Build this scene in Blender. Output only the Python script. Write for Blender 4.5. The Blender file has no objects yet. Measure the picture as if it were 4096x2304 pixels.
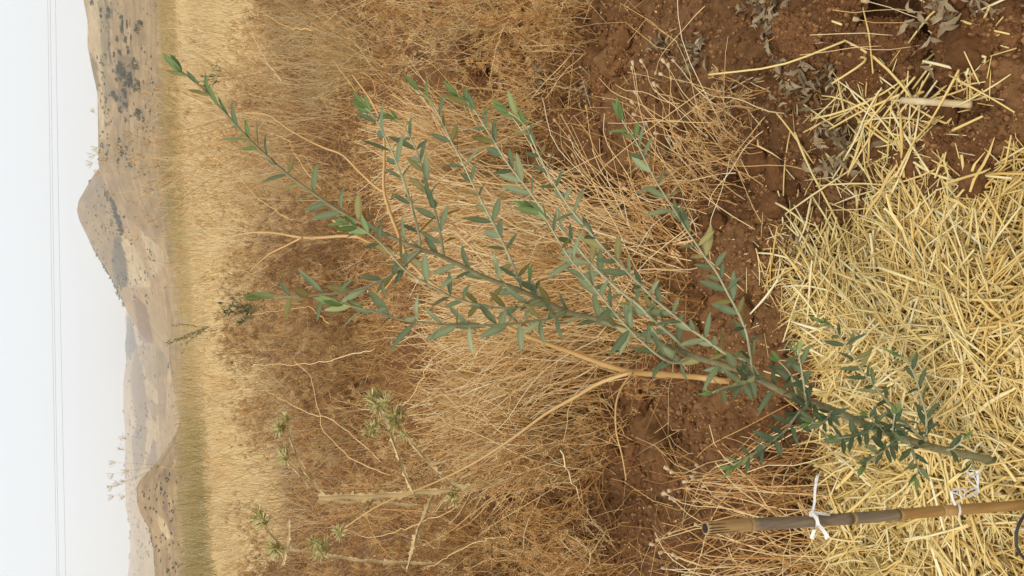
import bpy, math, random
import numpy as np
from mathutils import Matrix, Vector

rng = np.random.default_rng(7)
random.seed(7)
R = math.radians
scene = bpy.context.scene
COL = scene.collection

# ------------------------------------------------------------------ camera
F = 3342.0                       # focal length in photo pixels (photo 4096 x 2304)
PITCH, ROLL, CAM_H = R(23.1), R(2.0), 1.45
fw = np.array([0, math.cos(PITCH), -math.sin(PITCH)])
up0 = np.array([0, math.sin(PITCH), math.cos(PITCH)])
rt0 = np.array([1.0, 0, 0])
upv = up0 * math.cos(ROLL) + rt0 * math.sin(ROLL)
rtv = rt0 * math.cos(ROLL) - up0 * math.sin(ROLL)
XC, YC = -upv, rtv               # the phone was held on its side: picture right = down
CAM = np.array([0, 0, CAM_H])
cam = bpy.data.cameras.new('camera')
cam.sensor_fit = 'HORIZONTAL'
cam.sensor_width = 36.0
cam.lens = 36.0 * F / 4096.0
cam.clip_start, cam.clip_end = 0.05, 30000
camo = bpy.data.objects.new('camera', cam)
COL.objects.link(camo)
M = Matrix.Identity(4)
for i in range(3):
    M[i][0], M[i][1], M[i][2], M[i][3] = XC[i], YC[i], -fw[i], CAM[i]
camo.matrix_world = M
scene.camera = camo

# ------------------------------------------------------------------ world, sun, exposure
SUN_EL, SUN_AZ = R(58), R(205)   # azimuth clockwise from +Y
w = bpy.data.worlds.new('World')
scene.world = w
w.use_nodes = True
nt = w.node_tree
bg = nt.nodes['Background']
sky = nt.nodes.new('ShaderNodeTexSky')
sky.sky_type = 'NISHITA'
sky.sun_disc = False
sky.sun_elevation, sky.sun_rotation = SUN_EL, SUN_AZ
sky.dust_density = 6.0
mixn = nt.nodes.new('ShaderNodeMix')
mixn.data_type = 'RGBA'
mixn.inputs['Factor'].default_value = 0.86       # high thin overcast over the blue
mixn.inputs['B'].default_value = (9.1, 9.75, 10.3, 1)
nt.links.new(sky.outputs[0], mixn.inputs['A'])
nt.links.new(mixn.outputs['Result'], bg.inputs[0])
bg.inputs[1].default_value = 0.1
sl = bpy.data.lights.new('sun', 'SUN')
sl.energy = 1.5
sl.angle = R(12)
sl.color = (1.0, 0.94, 0.84)
so = bpy.data.objects.new('sun', sl)
COL.objects.link(so)
sd = Vector((math.sin(SUN_AZ) * math.cos(SUN_EL), math.cos(SUN_AZ) * math.cos(SUN_EL), math.sin(SUN_EL)))
so.rotation_euler = sd.to_track_quat('Z', 'Y').to_euler()
scene.view_settings.view_transform = 'Standard'
scene.view_settings.look = 'None'
scene.view_settings.gamma = 1
scene.view_settings.exposure = 0.2
scene.view_settings.use_curve_mapping = False
scene.render.engine = 'CYCLES'
cy = scene.cycles
cy.max_bounces, cy.diffuse_bounces, cy.glossy_bounces = 5, 3, 1
cy.transmission_bounces, cy.transparent_max_bounces, cy.volume_bounces = 2, 4, 2

# ------------------------------------------------------------------ helpers
def ray(px, py):
    px, py = np.asarray(px, float), np.asarray(py, float)
    a, b = (px - 2048) / F, -(py - 1152) / F
    return fw + a[..., None] * XC + b[..., None] * YC
def pY(px, py, Y):               # the point of that sight line at world distance Y
    d = ray(px, py)
    return CAM + d * (np.asarray(Y, float) / d[..., 1])[..., None]
def pG(px, py, z=0.0):           # where that sight line meets height z
    d = ray(px, py)
    return CAM + d * ((z - CAM_H) / d[..., 2])[..., None]
def proj(P):
    q = np.asarray(P, float) - CAM
    dep = q @ fw
    return np.stack([2048 + F * (q @ XC) / dep, 1152 - F * (q @ YC) / dep], -1)

def lin(r, g, b, k=1.0):
    f = lambda c: (c / 12.92 if c <= 0.04045 else ((c + 0.055) / 1.055) ** 2.4)
    return tuple(k * f(c / 255.0) for c in (r, g, b))

def hash2(ix, iy, s=0):
    h = (ix.astype(np.int64) * 374761393 + iy.astype(np.int64) * 668265263 + s * 974711) & 0x7fffffff
    h = ((h ^ (h >> 13)) * 1274126177) & 0x7fffffff
    return ((h ^ (h >> 16)) & 0xffff) / 65535.0
def vnoise(x, y, s=0):
    ix, iy = np.floor(x), np.floor(y)
    fx, fy = x - ix, y - iy
    fx, fy = fx * fx * (3 - 2 * fx), fy * fy * (3 - 2 * fy)
    a, b = hash2(ix, iy, s), hash2(ix + 1, iy, s)
    c, d = hash2(ix, iy + 1, s), hash2(ix + 1, iy + 1, s)
    return (a + (b - a) * fx) * (1 - fy) + (c + (d - c) * fx) * fy
def fbm(x, y, o=4, s=0):
    v, a = 0, 0.5
    for i in range(o):
        v = v + a * vnoise(x * 2 ** i, y * 2 ** i, s + i)
        a *= 0.5
    return v - 0.5
def domes(x, y, cell, s):        # round lumps of uneven size on a jittered grid
    ix, iy = np.floor(x / cell), np.floor(y / cell)
    out = np.zeros_like(x)
    for dx in (-1, 0, 1):
        for dy in (-1, 0, 1):
            jx, jy = ix + dx, iy + dy
            cx = (jx + 0.15 + 0.7 * hash2(jx, jy, s)) * cell
            cy_ = (jy + 0.15 + 0.7 * hash2(jx, jy, s + 1)) * cell
            r = cell * (0.3 + 0.5 * hash2(jx, jy, s + 2))
            d2 = ((x - cx) ** 2 + (y - cy_) ** 2) / r ** 2
            out = np.maximum(out, np.sqrt(np.clip(1 - d2, 0, 1)) * r)
    return out

def in_poly(x, y, poly):
    poly = np.asarray(poly, float)
    ins = np.zeros(np.shape(x), bool)
    n = len(poly)
    for i in range(n):
        x0, y0 = poly[i]
        x1, y1 = poly[(i + 1) % n]
        c = (y0 > y) != (y1 > y)
        ins ^= c & (x < (x1 - x0) * (y - y0) / ((y1 - y0) if y1 != y0 else 1e-9) + x0)
    return ins
def edge_dist(x, y, poly):
    poly = np.asarray(poly, float)
    d = np.full(np.shape(x), 1e9)
    for i in range(len(poly)):
        a, b = poly[i], poly[(i + 1) % len(poly)]
        ab = b - a
        t = np.clip(((x - a[0]) * ab[0] + (y - a[1]) * ab[1]) / (ab @ ab + 1e-12), 0, 1)
        d = np.minimum(d, np.hypot(x - a[0] - t * ab[0], y - a[1] - t * ab[1]))
    return d

class MB:
    """collects quads / triangles, with one random value and one material index each"""
    def __init__(s):
        s.v, s.q, s.t, s.a, s.qm, s.tm, s.n = [], [], [], [], [], [], 0
    def add(s, v, q=None, t=None, rnd=0.5, mat=0):
        v = np.asarray(v, float).reshape(-1, 3)
        s.v.append(v)
        s.a.append(np.broadcast_to(np.asarray(rnd, float), (len(v),)))
        if q is not None and len(q):
            s.q.append(np.asarray(q, int).reshape(-1, 4) + s.n)
            s.qm.append(np.full(len(s.q[-1]), mat))
        if t is not None and len(t):
            s.t.append(np.asarray(t, int).reshape(-1, 3) + s.n)
            s.tm.append(np.full(len(s.t[-1]), mat))
        s.n += len(v)
    def tubes(s, P, rad, sides=3, rnd=None, mat=0, cap=False):
        P = np.asarray(P, float)
        if P.ndim == 2:
            P = P[None]
        m, n, _ = P.shape
        rad = np.broadcast_to(np.asarray(rad, float), (m, n))
        T = np.gradient(P, axis=1)
        T /= np.linalg.norm(T, axis=2, keepdims=True) + 1e-12
        mean = T.mean(1)
        ref = np.where(np.abs(mean[:, 2:3]) < 0.8, [[0, 0, 1.0]], [[1.0, 0, 0]])[:, None, :]
        A = np.cross(T, ref)
        A /= np.linalg.norm(A, axis=2, keepdims=True) + 1e-12
        B = np.cross(T, A)
        ang = np.arange(sides) * 2 * math.pi / sides
        V = (P[:, :, None] + rad[:, :, None, None] * (A[:, :, None] * np.cos(ang)[None, None, :, None]
             + B[:, :, None] * np.sin(ang)[None, None, :, None]))
        base = (np.arange(m) * n * sides)[:, None, None] + (np.arange(n - 1) * sides)[None, :, None]
        k, k2 = np.arange(sides)[None, None], (np.arange(sides)[None, None] + 1) % sides
        Q = np.stack([base + k, base + k2, base + k2 + sides, base + k + sides], -1)
        if rnd is None:
            rnd = rng.random(m)
        rr = np.repeat(np.broadcast_to(np.asarray(rnd, float), (m,)), n * sides)
        tri = None
        if cap:
            b0 = np.arange(m) * n * sides
            b1 = b0 + (n - 1) * sides
            tri = np.concatenate([np.stack([b0, b0 + i + 1, b0 + i], -1) for i in range(1, sides - 1)] +
                                 [np.stack([b1, b1 + i, b1 + i + 1], -1) for i in range(1, sides - 1)])
        s.add(V, Q, tri, rr, mat)
    def blobs(s, C, r, rnd=None, mat=0):     # small octahedra
        C = np.asarray(C, float).reshape(-1, 3)
        m = len(C)
        r = np.broadcast_to(np.asarray(r, float), (m,))
        O = np.array([[1, 0, 0], [-1, 0, 0], [0, 1, 0], [0, -1, 0], [0, 0, 1], [0, 0, -1]], float)
        V = C[:, None] + r[:, None, None] * O[None] * (0.7 + 0.6 * rng.random((m, 6, 1)))
        f = np.array([[0, 2, 4], [2, 1, 4], [1, 3, 4], [3, 0, 4], [2, 0, 5], [1, 2, 5], [3, 1, 5], [0, 3, 5]])
        T = (np.arange(m) * 6)[:, None, None] + f[None]
        if rnd is None:
            rnd = rng.random(m)
        s.add(V, None, T, np.repeat(np.broadcast_to(np.asarray(rnd, float), (m,)), 6), mat)
    def strips(s, P, W, wid, rnd=None, mat=0):   # P (m,n,3) midline, W (m,3) width direction, wid (m,n) half width
        P = np.asarray(P, float)
        m, n, _ = P.shape
        wid = np.broadcast_to(np.asarray(wid, float), (m, n))
        W = np.asarray(W, float)
        if W.ndim == 2:
            W = W[:, None]
        V = np.stack([P - W * wid[..., None], P + W * wid[..., None]], 2)
        base = (np.arange(m) * n * 2)[:, None] + (np.arange(n - 1) * 2)[None]
        Q = np.stack([base, base + 1, base + 3, base + 2], -1)
        if rnd is None:
            rnd = rng.random(m)
        s.add(V, Q, None, np.repeat(np.broadcast_to(np.asarray(rnd, float), (m,)), n * 2), mat)
    def mesh(s, name, mats, smooth=True):
        me = bpy.data.meshes.new(name)
        v = np.concatenate(s.v)
        q = np.concatenate(s.q) if s.q else np.zeros((0, 4), int)
        t = np.concatenate(s.t) if s.t else np.zeros((0, 3), int)
        me.vertices.add(len(v))
        me.vertices.foreach_set('co', v.astype(np.float32).ravel())
        nl = q.size + t.size
        me.loops.add(nl)
        me.loops.foreach_set('vertex_index', np.concatenate([q.ravel(), t.ravel()]).astype(np.int32))
        npoly = len(q) + len(t)
        me.polygons.add(npoly)
        st = np.concatenate([np.arange(len(q)) * 4, q.size + np.arange(len(t)) * 3]).astype(np.int32)
        me.polygons.foreach_set('loop_start', st)
        mi = np.concatenate((s.qm + s.tm) or [np.zeros(0)]).astype(np.int32)
        me.polygons.foreach_set('material_index', mi)
        me.polygons.foreach_set('use_smooth', np.full(npoly, smooth))
        for m in (mats if isinstance(mats, (list, tuple)) else [mats]):
            me.materials.append(m)
        at = me.attributes.new('rnd', 'FLOAT', 'POINT')
        at.data.foreach_set('value', np.concatenate(s.a).astype(np.float32))
        me.update(calc_edges=True)
        return me

def link(name, me, parent=None, label=None, cat=None, group=None, kind=None, loc=None, rz=None, sc=None):
    o = bpy.data.objects.new(name, me)
    COL.objects.link(o)
    if parent is not None:
        o.parent = parent
    if label: o['label'] = label
    if cat: o['category'] = cat
    if group: o['group'] = group
    if kind: o['kind'] = kind
    if loc is not None: o.location = [float(c) for c in loc]
    if rz is not None: o.rotation_euler[2] = rz
    if sc is not None: o.scale = (sc, sc, sc) if np.isscalar(sc) else sc
    return o

def nrm(v):
    v = np.asarray(v, float)
    return v / (np.linalg.norm(v, axis=-1, keepdims=True) + 1e-12)
def rand_dirs(n):
    return nrm(rng.normal(size=(n, 3)))
def resample(P, n):
    P = np.asarray(P, float)
    d = np.concatenate([[0], np.cumsum(np.linalg.norm(np.diff(P, axis=0), axis=1))])
    u = np.linspace(0, d[-1], n)
    # Catmull-like smoothing through cubic interpolation of each axis
    out = np.empty((n, P.shape[1]))
    if len(P) < 3:
        for k in range(P.shape[1]): out[:, k] = np.interp(u, d, P[:, k])
        return out
    m = np.gradient(P, d, axis=0)
    i = np.clip(np.searchsorted(d, u) - 1, 0, len(d) - 2)
    h = (d[i + 1] - d[i])
    t = ((u - d[i]) / h)[:, None]
    h = h[:, None]
    return ((2*t**3 - 3*t**2 + 1) * P[i] + (t**3 - 2*t**2 + t) * h * m[i]
            + (-2*t**3 + 3*t**2) * P[i + 1] + (t**3 - t**2) * h * m[i + 1])

# ------------------------------------------------------------------ materials
def plant_mat(name, cols, rough=0.75, spread=0.35, nscale=60.0, trans=0.0, spec=0.25, bump=0.0, objr=0.25):
    m = bpy.data.materials.new(name)
    m.use_nodes = True
    t = m.node_tree
    b = t.nodes['Principled BSDF']
    b.inputs['Roughness'].default_value = rough
    b.inputs['Specular IOR Level'].default_value = spec
    at = t.nodes.new('ShaderNodeAttribute'); at.attribute_name = 'rnd'
    oi = t.nodes.new('ShaderNodeObjectInfo')
    tc = t.nodes.new('ShaderNodeTexCoord')
    nz = t.nodes.new('ShaderNodeTexNoise')
    nz.inputs['Scale'].default_value = nscale
    nz.inputs['Detail'].default_value = 3
    t.links.new(tc.outputs['Object'], nz.inputs['Vector'])
    a1 = t.nodes.new('ShaderNodeMath'); a1.operation = 'MULTIPLY_ADD'
    t.links.new(nz.outputs['Fac'], a1.inputs[0]); a1.inputs[1].default_value = spread; a1.inputs[2].default_value = -spread / 2
    a2 = t.nodes.new('ShaderNodeMath'); a2.operation = 'ADD'
    t.links.new(a1.outputs[0], a2.inputs[0]); t.links.new(at.outputs['Fac'], a2.inputs[1])
    a3 = t.nodes.new('ShaderNodeMath'); a3.operation = 'MULTIPLY_ADD'
    t.links.new(oi.outputs['Random'], a3.inputs[0]); a3.inputs[1].default_value = objr; a3.inputs[2].default_value = -objr / 2
    a4 = t.nodes.new('ShaderNodeMath'); a4.operation = 'ADD'
    t.links.new(a2.outputs[0], a4.inputs[0]); t.links.new(a3.outputs[0], a4.inputs[1])
    cr = t.nodes.new('ShaderNodeValToRGB')
    el = cr.color_ramp.elements
    while len(el) < len(cols): el.new(0.5)
    for i, c in enumerate(cols):
        el[i].position = i / (len(cols) - 1)
        el[i].color = (*c, 1)
    t.links.new(a4.outputs[0], cr.inputs[0])
    t.links.new(cr.outputs[0], b.inputs['Base Color'])
    if bump:
        bp = t.nodes.new('ShaderNodeBump'); bp.inputs['Strength'].default_value = bump; bp.inputs['Distance'].default_value = 0.002
        t.links.new(nz.outputs['Fac'], bp.inputs['Height']); t.links.new(bp.outputs[0], b.inputs['Normal'])
    if trans:
        tr = t.nodes.new('ShaderNodeBsdfTranslucent')
        mx = t.nodes.new('ShaderNodeMixShader'); mx.inputs[0].default_value = trans
        t.links.new(cr.outputs[0], tr.inputs[0])
        t.links.new(b.outputs[0], mx.inputs[1]); t.links.new(tr.outputs[0], mx.inputs[2])
        t.links.new(mx.outputs[0], t.nodes['Material Output'].inputs[0])
    return m

def leaf_mat(name, front, back):
    m = bpy.data.materials.new(name)
    m.use_nodes = True
    t = m.node_tree
    b = t.nodes['Principled BSDF']
    b.inputs['Roughness'].default_value = 0.6
    b.inputs['Specular IOR Level'].default_value = 0.22
    ge = t.nodes.new('ShaderNodeNewGeometry')
    oi = t.nodes.new('ShaderNodeObjectInfo')
    at = t.nodes.new('ShaderNodeAttribute'); at.attribute_name = 'rnd'
    cf = t.nodes.new('ShaderNodeValToRGB'); cb = t.nodes.new('ShaderNodeValToRGB')
    for cr, cs in ((cf, front), (cb, back)):
        cr.color_ramp.elements[0].color = (*cs[0], 1)
        cr.color_ramp.elements[1].color = (*cs[1], 1)
        t.links.new(oi.outputs['Random'], cr.inputs[0])
    mx = t.nodes.new('ShaderNodeMix'); mx.data_type = 'RGBA'
    t.links.new(ge.outputs['Backfacing'], mx.inputs['Factor'])
    t.links.new(cf.outputs[0], mx.inputs['A']); t.links.new(cb.outputs[0], mx.inputs['B'])
    m2 = t.nodes.new('ShaderNodeMix'); m2.data_type = 'RGBA'; m2.blend_type = 'MULTIPLY'
    m2.inputs['Factor'].default_value = 1
    mr = t.nodes.new('ShaderNodeMapRange')
    mr.inputs['From Min'].default_value = 0; mr.inputs['From Max'].default_value = 1
    mr.inputs['To Min'].default_value = 0.85; mr.inputs['To Max'].default_value = 1.45
    t.links.new(at.outputs['Fac'], mr.inputs['Value'])
    t.links.new(mx.outputs['Result'], m2.inputs['A']); t.links.new(mr.outputs[0], m2.inputs['B'])
    t.links.new(m2.outputs['Result'], b.inputs['Base Color'])
    tr = t.nodes.new('ShaderNodeBsdfTranslucent')
    ms = t.nodes.new('ShaderNodeMixShader'); ms.inputs[0].default_value = 0.18
    t.links.new(m2.outputs['Result'], tr.inputs[0])
    t.links.new(b.outputs[0], ms.inputs[1]); t.links.new(tr.outputs[0], ms.inputs[2])
    t.links.new(ms.outputs[0], t.nodes['Material Output'].inputs[0])
    return m

def vcol_mat(name, noise=0.35, nscale=8.0, bump=0.0, bscale=400.0, rough=0.95, fine=0.0):
    m = bpy.data.materials.new(name)
    m.use_nodes = True
    t = m.node_tree
    b = t.nodes['Principled BSDF']
    b.inputs['Roughness'].default_value = rough
    b.inputs['Specular IOR Level'].default_value = 0.1
    at = t.nodes.new('ShaderNodeAttribute'); at.attribute_name = 'tint'
    tc = t.nodes.new('ShaderNodeTexCoord')
    nz = t.nodes.new('ShaderNodeTexNoise'); nz.inputs['Scale'].default_value = nscale; nz.inputs['Detail'].default_value = 8
    nz.inputs['Roughness'].default_value = 0.65
    t.links.new(tc.outputs['Object'], nz.inputs['Vector'])
    mr = t.nodes.new('ShaderNodeMapRange')
    mr.inputs['From Min'].default_value = 0.3; mr.inputs['From Max'].default_value = 0.7
    mr.inputs['To Min'].default_value = 1 - noise; mr.inputs['To Max'].default_value = 1 + noise
    t.links.new(nz.outputs['Fac'], mr.inputs['Value'])
    mx = t.nodes.new('ShaderNodeMix'); mx.data_type = 'RGBA'; mx.blend_type = 'MULTIPLY'; mx.inputs['Factor'].default_value = 1
    t.links.new(at.outputs['Color'], mx.inputs['A']); t.links.new(mr.outputs[0], mx.inputs['B'])
    t.links.new(mx.outputs['Result'], b.inputs['Base Color'])
    if bump:
        n2 = t.nodes.new('ShaderNodeTexNoise'); n2.inputs['Scale'].default_value = bscale; n2.inputs['Detail'].default_value = 4
        t.links.new(tc.outputs['Object'], n2.inputs['Vector'])
        bp = t.nodes.new('ShaderNodeBump'); bp.inputs['Strength'].default_value = bump; bp.inputs['Distance'].default_value = 0.004
        t.links.new(n2.outputs['Fac'], bp.inputs['Height']); t.links.new(bp.outputs[0], b.inputs['Normal'])
    return m

def set_tint(me, c):
    at = me.attributes.new('tint', 'FLOAT_COLOR', 'POINT')
    at.data.foreach_set('color', np.concatenate([c, np.ones((len(c), 1))], 1).astype(np.float32).ravel())

K = 1 / 1.25
SOIL = np.array(lin(142, 103, 66, K))
SOIL_D = np.array(lin(96, 64, 40, K))
M_soil = vcol_mat('soil', 0.42, 34, 1.0, 240)
M_clod = plant_mat('clod_soil', [lin(84, 55, 34, K), lin(128, 88, 55, K), lin(164, 120, 80, K)], 0.95, 0.9, 24, 0, 0.05, 1.0, 0.3)
M_straw = plant_mat('straw', [lin(200, 156, 82, K), lin(238, 200, 116, K), lin(250, 222, 146, K), lin(255, 242, 196, K)], 0.42, 0.25, 40, 0, 0.5, 0, 0.3)
M_stub = plant_mat('stubble_straw', [lin(190, 158, 110, K), lin(230, 202, 152, K), lin(248, 230, 190, K)], 0.6, 0.25, 3, 0)
M_brown = plant_mat('dry_brown_stem', [lin(116, 74, 40, K), lin(200, 144, 84, K), lin(242, 192, 122, K), lin(255, 232, 178, K * 1.15)], 0.7, 0.3, 20, 0, 0.3, 0, 0.7)
M_seed = plant_mat('dry_seed', [lin(116, 84, 60, K), lin(168, 128, 86, K), lin(206, 166, 114, K)], 0.85, 0.3, 60)
M_gold = plant_mat('golden_stalk', [lin(190, 138, 76, K), lin(234, 184, 116, K), lin(250, 214, 152, K * 1.08), lin(255, 238, 194, K * 1.15)], 0.55, 0.25, 20, 0, 0.4, 0, 0.25)
M_pale = plant_mat('pale_dry_grass', [lin(196, 158, 96, K), lin(232, 200, 138, K), lin(246, 228, 184, K)], 0.6, 0.25, 20)
M_capd = plant_mat('seed_capsule_tan', [lin(170, 130, 84, K), lin(202, 160, 108, K), lin(220, 184, 134, K)], 0.7, 0.35, 300)
M_caps = plant_mat('seed_capsule', [lin(184, 150, 108, K), lin(216, 188, 146, K), lin(234, 212, 176, K)], 0.7, 0.35, 300, 0, 0.2, 0.3)
M_bark = plant_mat('olive_bark', [lin(122, 114, 80, K), lin(164, 156, 116, K), lin(192, 184, 142, K)], 0.8, 0.7, 90, 0, 0.15, 0.5)
M_twig = plant_mat('olive_twig', [lin(160, 160, 118, K), lin(190, 188, 148, K), lin(208, 206, 170, K)], 0.7, 0.4, 90)
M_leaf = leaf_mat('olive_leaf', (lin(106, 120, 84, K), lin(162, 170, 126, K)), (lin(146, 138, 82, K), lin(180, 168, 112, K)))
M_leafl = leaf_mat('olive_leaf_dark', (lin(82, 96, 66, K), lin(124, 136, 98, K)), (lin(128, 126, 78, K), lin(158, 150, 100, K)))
M_young = leaf_mat('olive_young_leaf', (lin(112, 136, 78, K), lin(156, 174, 114, K)), (lin(150, 160, 100, K), lin(176, 180, 124, K)))
M_fennel = plant_mat('fennel_stem', [lin(190, 142, 82, K), lin(222, 178, 112, K), lin(240, 206, 146, K)], 0.5, 0.5, 30, 0, 0.4)
M_grey = plant_mat('withered_leaf', [lin(116, 96, 70, K), lin(172, 150, 116, K), lin(216, 198, 164, K)], 0.85, 0.5, 60, 0.1)
M_thst = plant_mat('thistle_stem', [lin(186, 152, 98, K), lin(216, 188, 134, K), lin(232, 212, 166, K)], 0.7, 0.4, 60)
M_thhd = plant_mat('thistle_head', [lin(172, 158, 96, K), lin(220, 206, 138, K), lin(246, 232, 178, K)], 0.7, 0.3, 60)
M_ribbon = plant_mat('white_plastic_ribbon', [lin(226, 224, 220), lin(244, 243, 240), lin(250, 250, 248)], 0.4, 0.3, 80, 0.15, 0.5)
M_hose = plant_mat('black_plastic_hose', [lin(36, 34, 34), lin(46, 44, 44), lin(62, 58, 56)], 0.5, 0.4, 60, 0, 0.5)
M_shrub = plant_mat('far_shrub', [lin(56, 64, 42, K), lin(84, 90, 60, K), lin(118, 116, 80, K)], 0.9, 0.3, 0.6, 0, 0.1)
M_hill = vcol_mat('hill_ground', 0.34, 0.045)
M_green = plant_mat('green_weed', [lin(134, 130, 86, K), lin(164, 154, 104, K), lin(202, 178, 124, K), lin(226, 196, 138, K)], 0.8, 0.3, 3)
M_wire = plant_mat('wire_metal', [lin(70, 72, 76), lin(92, 94, 98), lin(110, 112, 116)], 0.6)
M_litter = plant_mat('dry_litter', [lin(132, 84, 44, K), lin(214, 156, 88, K), lin(248, 200, 128, K), lin(255, 232, 178, K * 1.15)], 0.8, 0.3, 20)

# ------------------------------------------------------------------ ground
MULCH_PX = [(4096, 790), (3850, 800), (3720, 850), (3600, 1040), (3440, 1090), (3350, 1130), (3270, 1170), (3255, 1240),
            (3270, 1290), (3300, 1330), (3340, 1480), (3420, 1650), (3430, 1900), (3400, 2050), (3450, 2304),
            (3600, 2800), (4300, 3300), (6500, 2600), (6500, 400), (4700, 560)]
MULCH = pG([p[0] for p in MULCH_PX], [p[1] for p in MULCH_PX])[:, :2]

def mulch_h(x, y):
    ins = in_poly(x, y, MULCH)
    d = edge_dist(x, y, MULCH)
    return np.where(ins, 0.06 * np.clip(d / 0.30, 0, 1), 0.0)

BIG = [(3530, 240, .085), (3970, 170, .085), (3260, 160, .085), (3180, 360, .05), (3760, 470, .05), (3850, 560, .04), (3960, 640, .06),
       (3380, 60, .06), (3900, 20, .06), (2430, 330, .07), (2500, 180, .08), (1960, 250, .09)]
BIGW = [(pG(a, b), r) for a, b, r in BIG]

def field_end(x): return 38 + 0.78 * np.clip(x, -14, 24)
CRACKS = []
for line, wd, dp in [([(3470, 10), (3560, 45), (3700, 95), (3790, 160), (3830, 290), (3800, 330)], 0.045, 0.20), ([(3320, 280), (3380, 230), (3410, 140)], 0.022, 0.10),
                     ([(3700, 340), (3830, 380)], 0.012, 0.05), ([(2330, 30), (2370, 160), (2385, 220)], 0.03, 0.10), ([(2420, 740), (2530, 755)], 0.035, 0.10), ([(2860, 680), (2930, 720)], 0.03, 0.07),
                     ([(1600, 260), (1700, 250)], 0.05, 0.12), ([(3270, 1340), (3330, 1500)], 0.03, 0.06), ([(3340, 1900), (3400, 2060)], 0.035, 0.06), ([(2600, 1700), (2680, 1760)], 0.03, 0.08)]:
    G_ = pG([p[0] for p in line], [p[1] for p in line])[:, :2]
    CRACKS += [(G_[i], G_[i + 1], wd, dp) for i in range(len(G_) - 1)]
def zg(x, y):
    x, y = np.asarray(x, float), np.asarray(y, float)
    dist = np.hypot(x, y)
    near = np.clip((14 - dist) / 10, 0, 1)
    z = 0.16 * fbm(x * 0.9, y * 0.9, 3, 3) * np.clip(dist / 2, 0.35, 1) * near
    nn = np.clip((6 - dist) / 3, 0, 1)
    z = z + nn * (0.5 * domes(x, y, 0.23, 11) * (0.3 + vnoise(x * 2.1, y * 2.1, 5)) - 0.02)
    for p, r in BIGW:
        d2 = ((x - p[0]) ** 2 + (y - p[1]) ** 2) / (r * 1.5) ** 2
        z = z + 0.55 * r * np.clip(1 - d2, 0, 1) ** 0.6
    z = z + mulch_h(x, y) + 0.25 * fbm(x * 0.05, y * 0.05, 2, 9) * np.clip((dist - 6) / 10, 0, 1)
    far = np.clip(np.where(y > 0, np.maximum(y - field_end(x) - 15, dist - 90), dist - 60), 0, None)
    z = z - np.minimum(far * 0.10, 60)
    for a, b, wd, dp in CRACKS:
        ab = b - a
        t = np.clip(((x - a[0]) * ab[0] + (y - a[1]) * ab[1]) / (ab @ ab), 0, 1)
        d = np.hypot(x - a[0] - t * ab[0], y - a[1] - t * ab[1]) + 0.012 * (vnoise(x * 40, y * 40, 71) - 0.5)
        z = z - dp * np.exp(-(np.clip(d, 0, None) / wd) ** 4)
    return z

def fine(X, Y): return 0.6 * domes(X, Y, 0.075, 21) * (0.2 + vnoise(X * 6, Y * 6, 8)) + 0.75 * domes(X, Y, 0.024, 31) + 0.014 * fbm(X * 50, Y * 50, 3, 41) - 0.018
def fine_at(X, Y):
    return np.clip((4.5 - np.hypot(X, Y)) / 2, 0, 1) * (1 - 0.8 * in_poly(X, Y, MULCH)) * fine(X, Y)
def zs(X, Y):                    # the true surface of the soil
    X, Y = np.asarray(X, float), np.asarray(Y, float)
    return zg(X, Y) + fine_at(X, Y)
def build_ground():
    r1 = np.geomspace(0.35, 4.5, 520)
    r2 = np.geomspace(4.5, 14000, 330)[1:]
    r = np.concatenate([r1, r2])
    a1 = np.linspace(R(-42), R(42), 520)
    a2 = np.linspace(R(42), R(318), 70)[1:]
    th = np.concatenate([a1, a2])          # last column coincides with the first direction (318 = -42)
    th = th[:-1]
    RR, TT = np.meshgrid(r, th, indexing='ij')
    X, Y = RR * np.sin(TT), RR * np.cos(TT)
    Z = zs(X, Y)
    nr, nc = X.shape
    V = np.stack([X, Y, Z], -1).reshape(-1, 3)
    i, j = np.meshgrid(np.arange(nr - 1), np.arange(nc), indexing='ij')
    j2 = (j + 1) % nc
    Q = np.stack([i * nc + j, i * nc + j2, (i + 1) * nc + j2, (i + 1) * nc + j], -1).reshape(-1, 4)[:, ::-1]
    V = np.concatenate([V, [[0, 0, Z[0].mean()]]])
    T = np.stack([np.arange(nc), (np.arange(nc) + 1) % nc, np.full(nc, nr * nc)], -1)
    mb = MB()
    mb.add(V, Q, T)
    me = mb.mesh('ground', M_soil)
    x, y = V[:, 0], V[:, 1]
    dist = np.hypot(x, y)
    n = fbm(x * 1.3, y * 1.3, 4, 51)[:, None] + 0.5
    c = SOIL_D + (SOIL - SOIL_D) * np.clip(n * 1.3, 0, 1.2)
    lit = np.array(lin(150, 104, 62, K)) * 0.6
    k = np.clip((dist - 2.6) / 2.0, 0, 1)[:, None] * np.clip(0.35 + 0.9 * fbm(x * 0.8, y * 0.8, 3, 77), 0, 1)[:, None]
    c = c + (lit - c) * k
    st = np.array(lin(218, 184, 126, K))
    k = np.clip((dist - 11) / 1.5, 0, 1)[:, None]
    c = c + (st - c) * k
    gr = np.array(lin(176, 154, 108, K))
    k = np.clip((y - field_end(x)) / 3, 0, 1)[:, None]
    c = c + (gr - c) * k
    mu = in_poly(x, y, MULCH)[:, None]
    c = np.where(mu, np.array(lin(186, 142, 78, K)) * 0.85, c)
    set_tint(me, c)
    return link('ground', me, kind='structure')
build_ground()

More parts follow.
